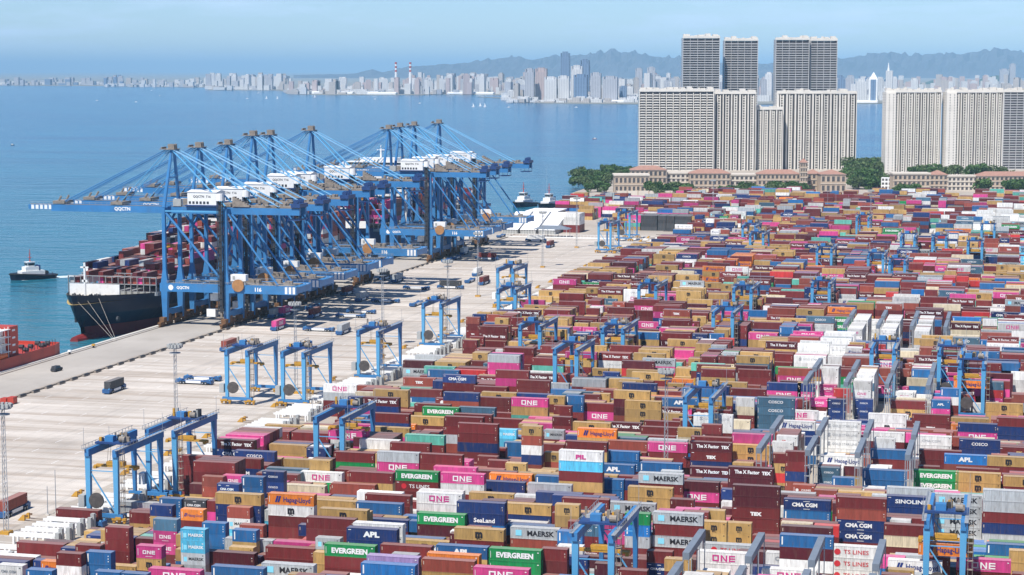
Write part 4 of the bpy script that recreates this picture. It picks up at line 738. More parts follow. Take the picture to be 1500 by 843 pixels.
# ------------------------------------------------------------------ automated carriers
CC = {'m': (.16, .022, .022), 'd': (.085, .012, .018), 'r': (.27, .06, .04), 't': (.46, .29, .10), 'p': (.56, .055, .22), 'b': (.02, .12, .30), 'u': (.02, .17, .45), 'n': (.012, .035, .14), 'B': (.10, .50, .72), 'g': (.01, .25, .07), 'T': (.11, .42, .33), 'o': (.72, .21, .03), 's': (.40, .43, .44), 'w': (.72, .72, .69), 'R': (.50, .035, .035), 'k': (.05, .055, .06), 'a': (.06, .14, .21), 'c': (.60, .52, .36), 'v': (.30, .22, .42), 'y': (.5, .4, .2)}
CN = {'m': 'maroon', 'd': 'dark maroon', 'r': 'rust brown', 't': 'tan', 'p': 'pink', 'b': 'blue', 'u': 'bright blue', 'n': 'navy', 'B': 'sky blue', 'g': 'green', 'T': 'mint green', 'o': 'orange', 's': 'silver grey', 'w': 'white', 'R': 'red', 'k': 'black', 'a': 'slate blue', 'c': 'cream', 'v': 'lavender'}
def agv_proto():
    t = thing('port_carrier', 'x', 'carrier vehicle', (0, 0, 0), 0, 'driverless carriers on the lanes')
    b = MB(); b.box(-7.2, 7.2, -1.3, 1.3, .75, 1.35); b.box(-7.4, -4.8, -1.5, 1.5, .7, 1.75); b.box(4.8, 7.4, -1.5, 1.5, .7, 1.75); b.box(-7.5, -7.0, -1.4, 1.4, .4, 1.3); b.box(7.0, 7.5, -1.4, 1.4, .4, 1.3); part('chassis', b, M['carrier'], t)
    b = MB(); [b.box(-3.1, 3.1, s * 1.32 - .06, s * 1.32 + .06, .55, 1.5) for s in (-1, 1)]; part('side_panel', b, M['white'], t)
    for x in (-5.2, -3.9, 3.9, 5.2):
        b = MB(); [b.tube((x, s * 1.05, .62), (x, s * 1.55, .62), .62, n=14) for s in (-1, 1)]; w_ = part('wheel_pair', b, M['tyre'], t); b = MB(); [b.tube((x, s * 1.56, .62), (x, s * 1.60, .62), .3, n=10) for s in (-1, 1)]; part('hub', b, M['grey'], w_)
    b = MB(); [b.box(x, x + .5, y, y + .4, 1.76, 2.1) for x in (-7, 6.5) for y in (-1.3, .9)]; part('corner_guide', b, M['bluelt'], t)
    return t
AG = agv_proto()
AV = [(164, 573, 1, 'k', 'carrying a black container alone on the open lanes'), (333, 512, 1, 'r', 'with a rust box just left of the near gantry'), (406, 482, 1, 'p', 'with a pink box, front of three beside the cranes'), (402, 464, 1, 's', 'with a grey box beside a pink one'), (416, 462, 1, 'p', 'with a pink box next to a grey one'), (459, 464, 1, 'm', 'with a maroon box in the crane shadows'), (456, 452, 1, None, 'empty behind a maroon-loaded one'), (507, 431, 1, 'm', 'with a maroon box near the kerb'), (528, 440, 1, 's', 'with a grey box in the striped shadows'), (581, 412, 1, 's', 'with a silver box at the loop road'), (562, 409, 1, 'k', 'with a dark box at the loop road'), (501, 488, 1, 's', 'with a silver box right of a long empty one'),
      (467, 484, 0, None, 'long empty one left of a silver-loaded one'), (514, 464, 0, None, 'long empty one, front of a close pair'), (529, 458, 0, None, 'long empty one, back of a close pair'), (565, 442, 0, None, 'long empty one in the middle of the lanes'), (610, 423, 0, None, 'long empty one below the mast'), (608, 447, 1, None, 'empty, seen end-on, left of a gantry top'), (653, 383, 1, None, 'empty, left of two end-on ones in the distance'), (667, 379, 1, None, 'empty, right of two end-on ones in the distance'), (679, 372, 1, 'w', 'with a white box in the distance'), (696, 358, 1, 's', 'with a grey box by the far cranes'), (713, 380, 0, 'm', 'broadside with a long maroon box far up the lanes'), (698, 403, 1, 'w', 'with a white box left of mid lanes'), (687, 413, 1, None, 'empty, beside the one with a maroon box'), (708, 416, 1, 'm', 'with a maroon box at mid lanes'), (660, 422, 0, 'k', 'broadside with a dark box behind a gantry'), (733, 347, 1, None, 'empty at the far end of the cranes'), (785, 353, 0, 'w', 'broadside with a white box near the tents'), (805, 362, 1, 'm', 'with a red-brown box near the tents'), (285, 561, 0, None, 'front of two long empty ones beside the tall mast'), (297, 556, 0, None, 'rear of two long empty ones beside the tall mast'), (14, 752, 1, 'r', 'with a rust box cut by the left frame edge'), (116, 768, 0, 'm', 'under the leftmost gantry with a long maroon box'), (205, 757, 0, 's', 'with a grey box under the leftmost gantry')]
CARGO = []
for i, (px, py, ori, c, lab) in enumerate(AV):
    x, y = ground(px, py, .5); lab = ('driverless carrier ' + lab) if 'carry' not in lab else 'driverless vehicle ' + lab; rz = PI / 2 + rnd.uniform(-.03, .03) if ori else rnd.uniform(-.02, .02)
    o = AG if i == 0 else dup(AG, (0, 0, 0), None, lab); o.location = (x, y + (2 if ori else 0), .02); o.rotation_euler = (0, 0, rz); o['label'] = lab
    if c: CARGO.append((x, y + (2 if ori else 0), 1.80, c, rz, i, lab))
# small vehicles on the apron
def van(px, py, m, label, rz, s=1.0):
    x, y = ground(px, py); t = thing('parked_van', label, 'van', (x, y, .02), rz); t.scale = (s, s, s); b = MB(); b.taper(-2.4, 2.4, -.95, .95, .35, -2.3, 2.3, -.92, .92, 1.1); b.taper(-2.0, 1.4, -.9, .9, 1.1, -1.8, .9, -.78, .78, 1.85); part('body', b, m, t); b = MB(); b.taper(-1.9, 1.35, -.93, .93, 1.15, -1.75, 1.0, -.82, .82, 1.7); part('window', b, M['glass'], t)
    for q in (-1.5, 1.5): b = MB(); [b.tube((q, s_ * .75, .35), (q, s_ * 1.0, .35), .35, n=12) for s_ in (-1, 1)]; part('wheel_pair', b, M['tyre'], t)
van(83, 544, M['dark'], 'dark van parked alone on the quay apron', 1.5, 1.2)
t = thing('equipment_pile', 'dark red machine lying beside the landside kerb at the left edge', 'machine', (*ground(12, 592), 0)); b = MB(); b.box(-2.4, 0, -1.5, 1.5, .3, 2.2); b.box(.2, 2.6, -1, 2, .3, 2.6); b.tube((-1, -1.6, .6), (-1, 1.6, .6), .6); part('body', b, M['red'], t); b = MB(); b.box(-2.6, 2.7, -1.6, 2.1, 0, .3); part('skid', b, M['dark'], t)
for px, py, m, l in ((102, 519, M['white'], 'round white bollard cap on the quay edge left of the black bow'), (137, 510, M['yellow'], 'small yellow bollard near the mooring lines')):
    x, y = ground(px, py); t = thing('quay_bollard', l, 'bollard', (x, y, .02)); b = MB(); b.tube((0, 0, 0), (0, 0, 1.0), .5, .4, 12); part('post', b, M['dark'], t); b = MB(); b.tube((0, 0, 1.0), (0, 0, 1.7), .9, .7, 12); part('cap', b, m, t)
# kerb blocks along the landside rail
b = MB(); b.box(-.5, .5, -2.4, 2.4, 0, .95); KB = b.data('block', M['brown']); b = MB(); b.box(-.53, .53, -2.2, 2.2, .5, 1.02); KC = b.data('block_cap', M['dark'])
for i in range(66):
    t = thing('kerb_block', 'long tan kerb block in the row behind the landside crane rail', 'barrier', (-354.2, 660 + i * 10.4, .02), 0, 'kerb blocks along the landside rail'); link('block', KB, t); link('cap', KC, t)
# light masts
def mast(x, y, h, label):
    t = thing('light_mast', label, 'light mast', (x, y, 0), 0, 'lattice light masts'); b = MB(); w = .75
    for i in range(3): a = i * 2.094; b.tube((w * math.cos(a), w * math.sin(a), 0), (w * .6 * math.cos(a), w * .6 * math.sin(a), h), .10, .07, 6)
    for z in range(0, int(h), 2):
        for i in range(3): a = i * 2.094; c = a + 2.094; q = 1 - .4 * z / h; b.tube((w * q * math.cos(a), w * q * math.sin(a), z), (w * q * math.cos(c), w * q * math.sin(c), z + 1.9), .05, n=4)
    part('pole', b, M['grey'], t); b = MB(); b.tube((0, 0, h), (0, 0, h + .3), 2.2, n=14); b.tube((0, 0, h - 1.6), (0, 0, h - 1.4), 1.8, n=14); part('ring', b, M['grey'], t)
    b = MB(); [b.box(2.1 * math.cos(a * .524) - .35, 2.1 * math.cos(a * .524) + .35, 2.1 * math.sin(a * .524) - .35, 2.1 * math.sin(a * .524) + .35, h + .3, h + 1.3) for a in range(12)]; part('floodlight', b, M['steelbox'], t)
    b = MB(); b.box(-1.3, 1.3, -1.3, 1.3, 0, .8); part('base', b, M['yellow'], t)
for px, py, lab in ((4, 596, 'tall light mast cut by the left frame edge'), (256, 508, 'tall light mast between the lanes and the near gantries'), (432, 446, 'light mast left of the drum gantries'), (560, 397, 'light mast in the middle of the long empty carriers'), (656, 384, 'light mast rising above a gantry left of the stacks'), (795, 312, 'light mast in front of the tents'), (845, 291, 'light mast between the tents and the stacks'), (700, 343, 'short-looking light mast by the far cranes'), (1045, 265, 'distant light mast left of the little clock tower'), (1276, 280, 'distant light mast below the water gap'), (976, 545, 'light mast in the middle of the stacks')):
    x, y = ground(px, py, 33.5); mast(x, y, 33, lab)
def pole(x, y, h, label, group=None, r=.14):
    t = thing('slender_pole', label, 'pole', (x, y, 0), 0, group); b = MB(); b.tube((0, 0, .4), (0, 0, h), r, r * .6, 7); part('shaft', b, M['grey'], t); b = MB(); b.box(-.5, .5, -.5, .5, 0, .4); part('base', b, M['concrete'], t)
for px, py, h, l in ((801, 290, 30, 'tall white pole standing at the wall left of the headland'), (70, 755, 8, 'thin short pole left of the leftmost gantry'), (82, 752, 12, 'thin taller pole left of the leftmost gantry'), (1224, 320, 28, 'thin pole, left of two in the rear stacks'), (1212, 320, 28, 'thin pole, right of two in the rear stacks'), (976, 283, 27, 'thin tall pole before the arched hall')): x, y = ground(px, py); pole(x, y, h, l)
# rail end stops, a pair to every block; transfer racks at the stack ends
b = MB(); b.mesh([(-.2, -.4, 0), (1.8, -.4, 0), (1.8, .4, 0), (-.2, .4, 0), (1.2, -.3, 1.5), (1.8, -.3, 1.5), (1.8, .3, 1.5), (1.2, .3, 1.5)], BOXF); ESM = b.data('buffer_frame', M['yellow']); b = MB(); b.box(1.85, 2.5, -.25, .25, 1.0, 1.4); ESB = b.data('buffer', M['rust'])
for k in range(-1, 32):
    for s in (-14.2, 14.2):
        t = thing('rail_stop', 'yellow rail end stop on the lane side of the stacks', 'rail stop', (-257, 430 + 31 * k + s, .1), 0, 'yellow rail end stops'); link('frame', ESM, t); link('buffer', ESB, t)
b = MB(); [b.box(0, 12.6, y - .25, y + .25, 2.0, 2.6) for y in (-1.1, 1.1)]; [b.box(x, x + .5, y - .3, y + .3, 0, 2.0) for x in (.8, 6, 11.4) for y in (-1.1, 1.1)]; RKF = b.data('frame', M['white'])
b = MB(); b.box(12.7, 13.7, -1.3, -.1, 0, 3.4); b.box(12.9, 13.9, .2, 1.3, 0, 4.2); RKC = b.data('cabinet', M['steelbox'])
for k in range(-1, 32):
    for q in (-9, -3, 3, 9):
        if k > 20 and q in (-3, 9): continue
        t = thing('transfer_rack', 'white transfer rack standing in the row at the lane end of a block', 'rack', (-247 + (k % 3) * .5, 430 + 31 * k + q, 0), 0, 'white transfer racks at the block ends'); link('frame', RKF, t); link('cabinet', RKC, t)
# refrigerated racks: grey gantry frames between the white boxes
RX = [-67.4, -53.9, -40.4, -26.9]; RK = [-1, 0, 4, 5, 8, 9, 13, 14]
b = MB(); b.box(-.75, .75, -11.6, 11.6, 14.6, 16.2); RA = b.data('top_beam', M['rack'])
b = MB(); [b.box(s * .62 - .1, s * .62 + .1, y - .15, y + .15, 0, 14.6) for s in (-1, 1) for y in (-11.4, 0, 11.4)]; [b.box(-.6, .6, -11.4, -11.2, z, z + .3) for z in (3, 5.9, 8.8, 11.7)]; RB = b.data('frame', M['grey'])
for k in RK:
    for i, x in enumerate(RX):
        t = thing('refrigeration_rack', 'slate grey rack for refrigerated boxes, %s of four in the %s row of racks' % (('first', 'second', 'third', 'last')[i], {-1: 'nearest', 0: 'second', 4: 'third', 5: 'fourth', 8: 'fifth', 9: 'sixth', 13: 'seventh', 14: 'rearmost'}[k]), 'rack', (x, 430 + 31 * k, 0), 0, 'refrigeration racks'); link('top_beam', RA, t); link('frame', RB, t)
# ------------------------------------------------------------------ shipping containers
CH, TH = 2.80, 2.83; P, RP, Y0 = 31, 2.65, 430
WHT = (.78, .78, .76); MAG = (.55, .04, .22); BLK = (.02, .02, .025); NVY = (.01, .03, .18); RED = (.55, .03, .04); GRY = (.30, .32, .34); CYN = (.25, .68, .85); TAN = (.55, .36, .14)
# text, size, x (0..1), z (0..1), stretch, boldness
BR = {'ONE': [('ONE', 2.1, .5, .5, 1.2, .05)], 'MK': [('MAERSK', 1.75, .62, .5, 1.05, .03)], 'EVG': [('EVERGREEN', 1.65, .5, .48, 1.0, .05)], 'MSC': [('m', 2.6, .5, .55, .9, .06), ('SC', 1.0, .5, .2, 1.1, .03)],
      'MSX': [('msc', 1.3, .5, .5, .8, .05)], 'HL': [('Hapag-Lloyd', 1.7, .63, .48, .85, .015), ('//', 1.9, .22, .5, 1.2, .07)], 'XF': [('The X Factor', 1.35, .42, .55, .9, .04), ('TEX', 1.2, .84, .5, 1.0, .06)], 'TEX': [('TEX', 1.2, .5, .4, 1.2, .08)],
      'CSC': [('COSCO', 1.25, .5, .5, 1.1, .02)], 'CMA': [('CMA CGM', 1.35, .45, .5, 1.05, .05)], 'CMX': [('CMA CGM', 1.0, .5, .45, 1.2, 0)], 'TS': [('TS LINES', 1.4, .56, .5, 1.1, .01)], 'GS': [('GOLD STAR LINE', 1.05, .6, .5, .95, 0), ('S', 1.5, .2, .5, 1.3, .06)],
      'RPL': [('APL', 1.7, .5, .5, 1.3, .06)], 'RPX': [('APL', 1.2, .35, .5, 1.3, .05)], 'SIN': [('SINOLINE', 1.4, .5, .5, 1.3, .03)], 'SEA': [('SeaLand', 1.5, .58, .4, 1.1, .03)], 'PIL': [('PIL', 1.6, .5, .4, 1.4, .05)], 'CUL': [('CULINES', 1.2, .6, .5, 1.0, .03)], 'MYK': [('NYK  LINE', 1.2, .5, .4, 1.2, .04)]}
def lcol(br, c):
    if br == 'ONE': return MAG if c in 'wc' else WHT
    if br == 'MK': return WHT if c == 'B' else BLK
    if br in ('MSC', 'MSX'): return TAN if br == 'MSX' else BLK if c in 'tcw' else WHT
    if br == 'HL': return NVY
    if br == 'TS': return RED if c in 'sw' else WHT
    if c in 'wcs': return {'RPX': RED, 'PIL': MAG}.get(br, GRY if br in ('GS', 'CMX', 'CMA', 'MYK') else BLK)
    return WHT
def letter_geo(br, c, L):
    """returns verts, faces, colours for the long side facing -y, origin at the side's left bottom corner"""
    V, Fc, K = [], [], []
    def add(v, f, col):
        o = len(V); V.extend(v); Fc.extend(tuple(i + o for i in q) for q in f); K.extend([col] * len(v))
    def quad(x0, x1, z0, z1, col): add([(x0, 0, z0), (x1, 0, z0), (x1, 0, z1), (x0, 0, z1)], [(0, 1, 2, 3)], col)
    col = lcol(br, c); sc = 1 if L > 10 else .56
    for txt, size, xf, zf, sx, bo in BR.get(br, []):
        v, f = textmesh(txt, 1, bo); q = size * (sc if txt not in ('m', 'SC', 'msc') else .8 if L < 10 else 1)
        add([(L * xf + a * q * sx, 0, CH * zf + z * q) for a, b, z in v], f, col)
    if br == 'MK': quad(L * .11, L * .11 + 1.5 * sc, .75, .75 + 1.4 * min(1, sc * 1.4), CYN)
    if br in ('TS', 'CUL'):
        n = 14; add([(L * .2 + .75 * sc * math.cos(i * 2 * PI / n), 0, 1.4 + .75 * sc * math.sin(i * 2 * PI / n)) for i in range(n)], [tuple(range(n))], RED if br == 'TS' else WHT)
    if br == 'CMA' and c != 'w': quad(L * .42, L * .56, 2.3, 2.42, WHT); quad(L * .42, L * .56, .3, .42, WHT)
    if br == 'ONE': quad(L * .36, L * .64, .42, .5, col)
    if br == '-' and c in 'bu': quad(.45, .75, .5, 2.4, WHT); [quad(L - .7, L - .5, z, z + .25, WHT) for z in (.7, 1.3, 1.9)]
    elif br == '-' and c in 'mrdRnka': quad(.35, .5, 1.5, 2.3, (.6, .5, .4)); quad(L - .7, L - .45, 1.7, 1.85, WHT); quad(L - .6, L - .45, .9, 1.4, (.5, .35, .25))
    elif c in 'mn': quad(.4, 1.1, 2.3, 2.45, WHT)
    else: quad(L - .8, L - .45, 2.2, 2.4, BLK if c in 'tscw' else WHT); quad(.35, .45, .6, 2.2, (.35, .25, .15) if c == 't' else WHT)
    return V, Fc, K
def col_mesh(name, V, Fc, K, m):
    me = bpy.data.meshes.new(name); me.from_pydata(V, [], Fc); a = me.color_attributes.new('col', 'FLOAT_COLOR', 'POINT'); a.data.foreach_set('color', np.array([(*k, 1) for k in K], dtype=np.float32).ravel()); me.materials.append(m); me.update(); return me
BODY = {}
for L in (12.19, 6.06):
    b = MB(); e = .16; n = int((L - 2 * e) / .28); pw = (L - 2 * e) / n
    for y0, s in ((.035, 1), (2.405, -1)):        # corrugated long sides
        vs = []
        for i in range(n):
            x = e + i * pw
            for dx, dy in ((0, 0), (.07, 0), (.14, .045), (.21, .045)): vs += [(x + dx * pw / .28, y0 + s * dy, .14), (x + dx * pw / .28, y0 + s * dy, CH - .1)]
        vs += [(L - e, y0, .14), (L - e, y0, CH - .1)]; k = len(vs) // 2; b.mesh(vs, [(2 * i, 2 * i + 2, 2 * i + 3, 2 * i + 1) if s > 0 else (2 * i, 2 * i + 1, 2 * i + 3, 2 * i + 2) for i in range(k - 1)])
    vs = []; n2 = int(L / .4)
    for i in range(n2 + 1): x = .1 + (L - .2) * i / n2; z = CH - .03 - (.03 if i % 2 else 0); vs += [(x, .06, z), (x, 2.38, z)]
    b.mesh(vs, [(2 * i, 2 * i + 2, 2 * i + 3, 2 * i + 1) for i in range(n2)]); b.box(.05, L - .05, .1, 2.34, .1, .16); b.box(.03, .09, .1, 2.34, .16, CH - .1)
    body = b.data('body', M['box'])
    b = MB()
    for x in (0, L - .16):
        for y in (0, 2.28): b.box(x, x + .16, y, y + .16, 0, CH)
    for y in (0, 2.34): b.box(.17, L - .17, y, y + .1, 0, .14); b.box(.17, L - .17, y + .01, y + .09, CH - .1, CH - .01)
    for x in (.01, L - .13): b.box(x, x + .12, .17, 2.27, 0.01, .15); b.box(x, x + .12, .17, 2.27, CH - .12, CH - .01)
    fr = b.data('corner_frame', M['box'])
    b = MB(); b.box(L - .12, L - .05, .17, 1.21, .16, CH - .13); b.box(L - .12, L - .05, 1.23, 2.27, .16, CH - .13)
    for y in (.45, .95, 1.5, 2.0): b.tube((L - .03, y, .2), (L - .03, y, CH - .18), .03, n=6)
    dr = b.data('door', M['box']); BODY[L] = (body, fr, dr)
LM = {}
def container(x, y, z, c, br, L, label, group='shipping containers', rz=0):
    t = thing('shipping_container', label, 'container', (x, y, z), rz, group); j = rnd.uniform(.86, 1.14); col = tuple(v * j for v in CC[c])
    for nme, me in zip(('body', 'corner_frame', 'door'), BODY[L]): o = link(nme, me, t); o.color = (*col, 1)
    k = (br, c if br != '-' else c, L)
    if k not in LM: V, Fc, K = letter_geo(br, c, L); LM[k] = col_mesh('lettering', V, Fc, K, M['letter']) if V else None
    if LM[k]: link('lettering', LM[k], t, (0, -.012, 0))
    return t
TAB = """-2 4 -202.8 0 5 b -
-1 -3 -216.4 0 4 w CMA
-1 -3 -193.1 0 4 b -
-1 -3 -186.8 0 4 b -
-1 -2 -203.5 0 5 m -
-1 -1 -208.6 0 4 o HL
-1 -1 -197.7 0 5 bb -,-
-1 -1 -182.7 1 4 p ONE
-1 0 -202.5 0 4 s MK
-1 1 -202.8 0 5 mm -,-
-1 1 -170.1 1 4 b -
-1 1 -135.4 1 5 ub -,-
-1 2 -189.2 0 5 ptm ONE,MSC,-
-1 2 -110.9 1 5 pm ONE,-
-1 3 -196.8 0 3 tm MSC,-
-1 3 -160.4 1 4 s MK
-1 4 -80.2 0 5 m -
0 -4 -204.1 0 5 mmmm -,-,-,-
0 -4 -140.0 1 4 vv -,-
0 -4 -127.0 1 4 rt -,-
0 -3 -186.3 0 5 BBss MK,MK,MK,MK
0 -2 -208.1 0 3 mm -,-
0 -2 -181.4 1 3 dm -,-
0 -2 -127.4 1 4 o -
0 -2 -88.7 0 4 d -
0 -1 -152.9 1 4 g EVG
0 0 -196.8 0 5 appm -,ONE,ONE,-
0 0 -156.6 1 3 tt MSC,MSC
0 0 -140.2 1 4 m -
0 1 -169.5 1 3 mm -,-
0 1 -149.3 1 5 nn RPL,-
0 1 -127.6 1 4 b RPL
0 1 -115.0 1 4 gg EVG,-
0 1 -73.2 0 4 t MSC
0 2 -178.9 0 4 b -
0 2 -117.4 1 3 ww -,-
0 2 -103.3 0 4 m -
0 3 -182.0 1 3 s -
0 3 -149.5 1 5 ww PIL,-
0 4 -188.9 0 4 bbbb -,-,-,-
0 4 -179.2 0 4 rm -,-
0 4 -162.2 1 5 m -
0 4 -99.7 0 3 nm -,-
0 4 -53.8 1 3 w ONE
1 -4 -162.4 1 5 t MSC
1 -4 -128.3 1 4 tm MSC,-
1 -4 -81.6 0 3 mnn -,CMA,CMA
1 -4 -50.7 1 5 b -
1 -3 -199.9 0 4 o HL
1 -3 -70.0 1 3 ww ONE,-
1 -2 -209.4 0 4 nt -,-
1 -2 -169.8 1 3 n -
1 -2 -157.3 1 3 b -
1 -2 -131.0 1 3 d -
1 -2 -54.5 1 3 w CMA
1 -2 -26.5 1 3 w HL
1 -1 -189.7 0 4 rwB -,MK,MK
1 -1 -144.1 1 2 t MSC
1 0 -193.9 1 5 tnn MSC,-,-
1 0 -165.2 1 4 t MSC
1 0 -69.8 1 3 s TS
1 0 -11.3 1 3 pm ONE,-
1 1 -210.4 0 4 bbb -,-,-
1 1 -203.7 0 4 km CMA,-
1 1 -180.8 1 5 ow HL,MSC
1 1 -141.6 1 4 gd EVG,-
1 1 -89.4 0 5 gusm -,-,-,-
1 2 -157.0 1 3 nm -,-
1 2 -132.2 1 5 nn -,SEA
1 2 -118.5 1 3 srm MK,-,-
1 2 -95.4 0 4 pp -,-
1 2 -83.1 1 5 smsm MK,-,MK,-
1 2 -41.3 1 3 www TS,TS,TS
1 3 -184.0 1 3 sBn MK,MK,-
1 3 -107.9 0 5 t MSC
1 4 -197.9 0 5 n CMA
1 4 -172.3 1 4 t -
1 4 -160.3 1 4 b -
1 4 -72.0 0 4 tt MSC,MSC
1 4 0.4 1 3 tt MSC,MSC
2 -4 -195.1 0 5 bb -,-
2 -4 -161.1 1 4 m -
2 -3 -67.6 0 3 tt MSC,MSC
2 -2 -178.4 1 3 t MSC
2 -2 -148.8 1 4 ww ONE,-
2 -1 -192.4 0 5 nn CSC,CSC
2 -1 -110.8 1 4 m -
2 -1 -5.0 1 2 b -
2 0 -210.8 0 4 rr -,-
2 0 -174.1 1 4 r -
2 0 -126.4 1 3 tn MSC,-
2 0 -29.7 1 3 mcm -,-,-
2 1 -205.9 0 4 p ONE
2 1 -170.0 1 5 m -
2 1 -83.7 0 4 m -
2 1 -41.6 1 5 mrnnm -,-,CMA,CMA,-
2 3 -190.9 1 3 c -
2 3 -155.6 1 2 m -
2 3 -100.6 1 3 sm MK,-
2 4 -178.3 1 3 r -
2 4 -139.1 1 3 t MSC
2 4 -68.9 1 5 ddmmm -,-,TEX,-,-
3 -4 -162.7 1 4 gm EVG,TS
3 -4 -149.8 1 4 pw ONE,-
3 -4 -30.4 1 4 nn SIN,-
3 -4 -6.4 1 5 ssmns -,-,-,-,-
3 -3 -57.1 1 3 nb CMA,-
3 -2 -192.2 1 3 w ONE
3 -2 -139.8 1 3 n -
3 -2 -126.8 1 3 s -
3 -2 -18.8 1 4 ssss MK,MK,MK,MK
3 -1 -179.5 1 3 rm -,-
3 -1 -99.6 1 3 tt MSC,MSC
3 0 -171.4 1 5 sp -,ONE
3 0 -158.9 1 5 m -
3 0 -119.3 1 6 wB PIL,-
3 0 -31.1 1 4 s -
3 1 -97.7 1 4 sm MK,-
3 1 -73.3 1 5 dd XF,-
3 2 -140.4 1 3 o HL
3 2 -127.2 1 3 b -
3 2 -114.5 1 3 bb -,-
3 2 -50.5 0 3 r -
3 3 -88.6 1 3 dpm -,ONE,-
3 4 -187.9 1 4 mg -,-
3 4 -56.8 0 3 r CUL
4 -4 -139.6 0 3 t MSC
4 -3 -145.7 0 3 m -
4 -3 -45.5 0 3 b -
4 -2 -115.4 1 3 b RPL
4 -1 -176.7 1 4 m -
4 -1 -150.2 0 3 m -
4 -1 -123.9 1 5 m -
4 -1 -87.8 1 3 d XF
4 -1 -58.6 0 5 mmnr -,-,-,-
4 0 -187.0 1 4 w -
4 0 -115.1 1 4 bb -,-
4 0 -102.7 1 3 b -
4 1 -157.6 1 6 mm -,-
4 1 -138.2 0 6 tr MSC,-
4 1 -58.9 0 3 nr -,-
4 2 -138.4 0 3 mt -,MSC
4 2 -52.5 0 3 aa CSC,CSC
4 2 -39.5 1 3 bb -,-
4 2 -1.6 1 3 tm MSC,-
4 3 -132.7 0 3 t MSC
4 3 -65.6 0 4 mtRt -,MSC,-,MSC
4 3 -26.8 1 3 gg EVG,EVG
4 3 -14.5 1 3 tt MSC,MSC
4 4 -176.2 1 4 Tm -,-
4 4 -151.1 0 3 m MSX
4 4 -131.2 1 2 b -
5 -4 -190.1 1 4 t MSC
5 -4 -148.0 0 3 bb -,-
5 -4 -91.3 1 4 dmnd XF,TEX,-,XF
5 -4 -66.0 0 5 w RPX
5 -3 -54.6 1 3 w HL
5 -2 -151.6 0 4 BB MK,-
5 -1 -192.7 1 5 m -
5 -1 -169.0 1 5 mm -,-
5 -1 -137.4 0 4 s MK
5 -1 -15.0 1 2 m -
5 0 -169.6 1 3 mmt MSX,-,-
5 0 -118.2 1 3 r -
5 0 -106.1 1 3 pm ONE,-
5 1 -167.6 1 5 m -
5 1 -145.8 0 4 tr MSC,-
5 1 -128.3 1 4 o HL
5 1 -81.3 1 3 tt MSC,MSC
5 1 -18.6 1 3 u RPL
5 1 -6.4 1 3 tm MSC,-
5 2 -42.6 1 3 bm -,-
5 3 -31.2 1 3 mm -,-
5 4 -194.7 1 3 o -
6 -4 -140.3 0 4 mm -,-
6 -2 -204.9 1 5 d XF
6 -2 -189.7 1 3 tm MSC,-
6 -2 -112.9 1 3 m -
6 -1 -185.5 1 4 gm EVG,-
6 -1 -164.3 1 3 m -
6 -1 -135.4 1 3 t MSC
6 -1 -84.9 0 4 c -
6 -1 -15.1 1 3 nn CSC,-
6 0 -174.0 1 4 a -
6 0 -125.8 1 3 d XF
6 0 -71.1 1 4 w HL
6 0 -29.6 1 3 ww CMX,MYK
6 1 -57.3 1 4 wwww GS,GS,GS,-
6 1 -43.9 1 3 w CMX
6 1 -3.4 1 2 m MSX
6 2 -157.7 1 5 pt ONE,-
6 2 -113.8 1 3 m -
6 3 -164.3 1 3 m -
6 4 -206.6 1 5 tt MSC,-
6 4 -182.3 1 5 n -
7 -4 -174.1 1 4 mm -,-
7 -3 -86.9 0 5 wcm -,-,-
7 -2 -148.3 0 3 m -
7 -2 -124.1 1 4 ttt MSC,MSC,MSC
7 -2 -80.3 1 5 aaaa CSC,CSC,-,-
7 -2 -16.3 1 3 np -,ONE
7 -1 -151.2 0 4 tm MSC,-
7 -1 -128.4 1 5 t MSC
7 0 -191.0 1 3 m CUL
7 0 -174.7 1 4 t MSC
7 0 -145.3 0 4 bb -,-
7 0 -114.8 1 3 d XF
7 1 -232.5 1 4 w ONE
7 1 -140.3 1 3 mpt -,ONE,-
7 1 -113.1 1 4 b RPL
7 2 -73.8 1 3 w ONE
7 2 -45.2 1 3 ww -,MSC
7 3 -31.4 1 3 mm -,TEX
7 3 -4.5 1 3 mnn -,-,-
8 -4 -143.9 0 3 m -
8 -3 -141.0 0 3 t -
8 -1 -185.3 1 3 m -
8 -1 -169.6 1 4 mm -,-
8 -1 -93.7 1 4 m -
8 -1 -23.2 0 5 b -
8 0 -177.9 1 5 m -
8 0 -139.9 0 3 m MSX
8 0 -132.1 1 4 n -
8 0 -70.4 0 3 pm ONE,-
8 0 -57.9 0 3 nnn CSC,CSC,CSC
8 1 -210.7 1 2 mb -,-
8 1 -122.7 1 3 m -
8 1 -64.3 0 3 pm ONE,-
8 1 -51.8 0 3 nnn CSC,CSC,CSC
8 1 -45.7 1 3 mt -,MSC
8 2 -8.4 1 3 tt MSC,MSC
8 3 -33.6 1 3 c -
8 4 -159.7 0 3 s -
9 -4 -107.6 1 5 m -
9 -3 -143.8 0 4 n -
9 -3 -59.7 0 3 R -
9 -2 -133.6 1 4 t MSC
9 0 -212.4 1 3 b -
9 0 -174.8 1 3 d XF
9 0 -123.3 1 3 o HL
9 0 -85.3 1 3 np -,ONE
9 0 -73.2 0 3 np -,ONE
9 0 -67.0 0 3 pp ONE,ONE
9 1 -202.8 1 3 R -
9 1 -8.9 0 4 aRp -,-,ONE
9 4 -97.3 1 4 mm -,-
10 -3 -37.2 1 3 cb -,-
10 -1 -0.4 1 4 www -,-,-
10 2 -85.6 1 3 rp -,ONE"""
RB_ = [(x, x + 12.0) for x in ()]
hand = []
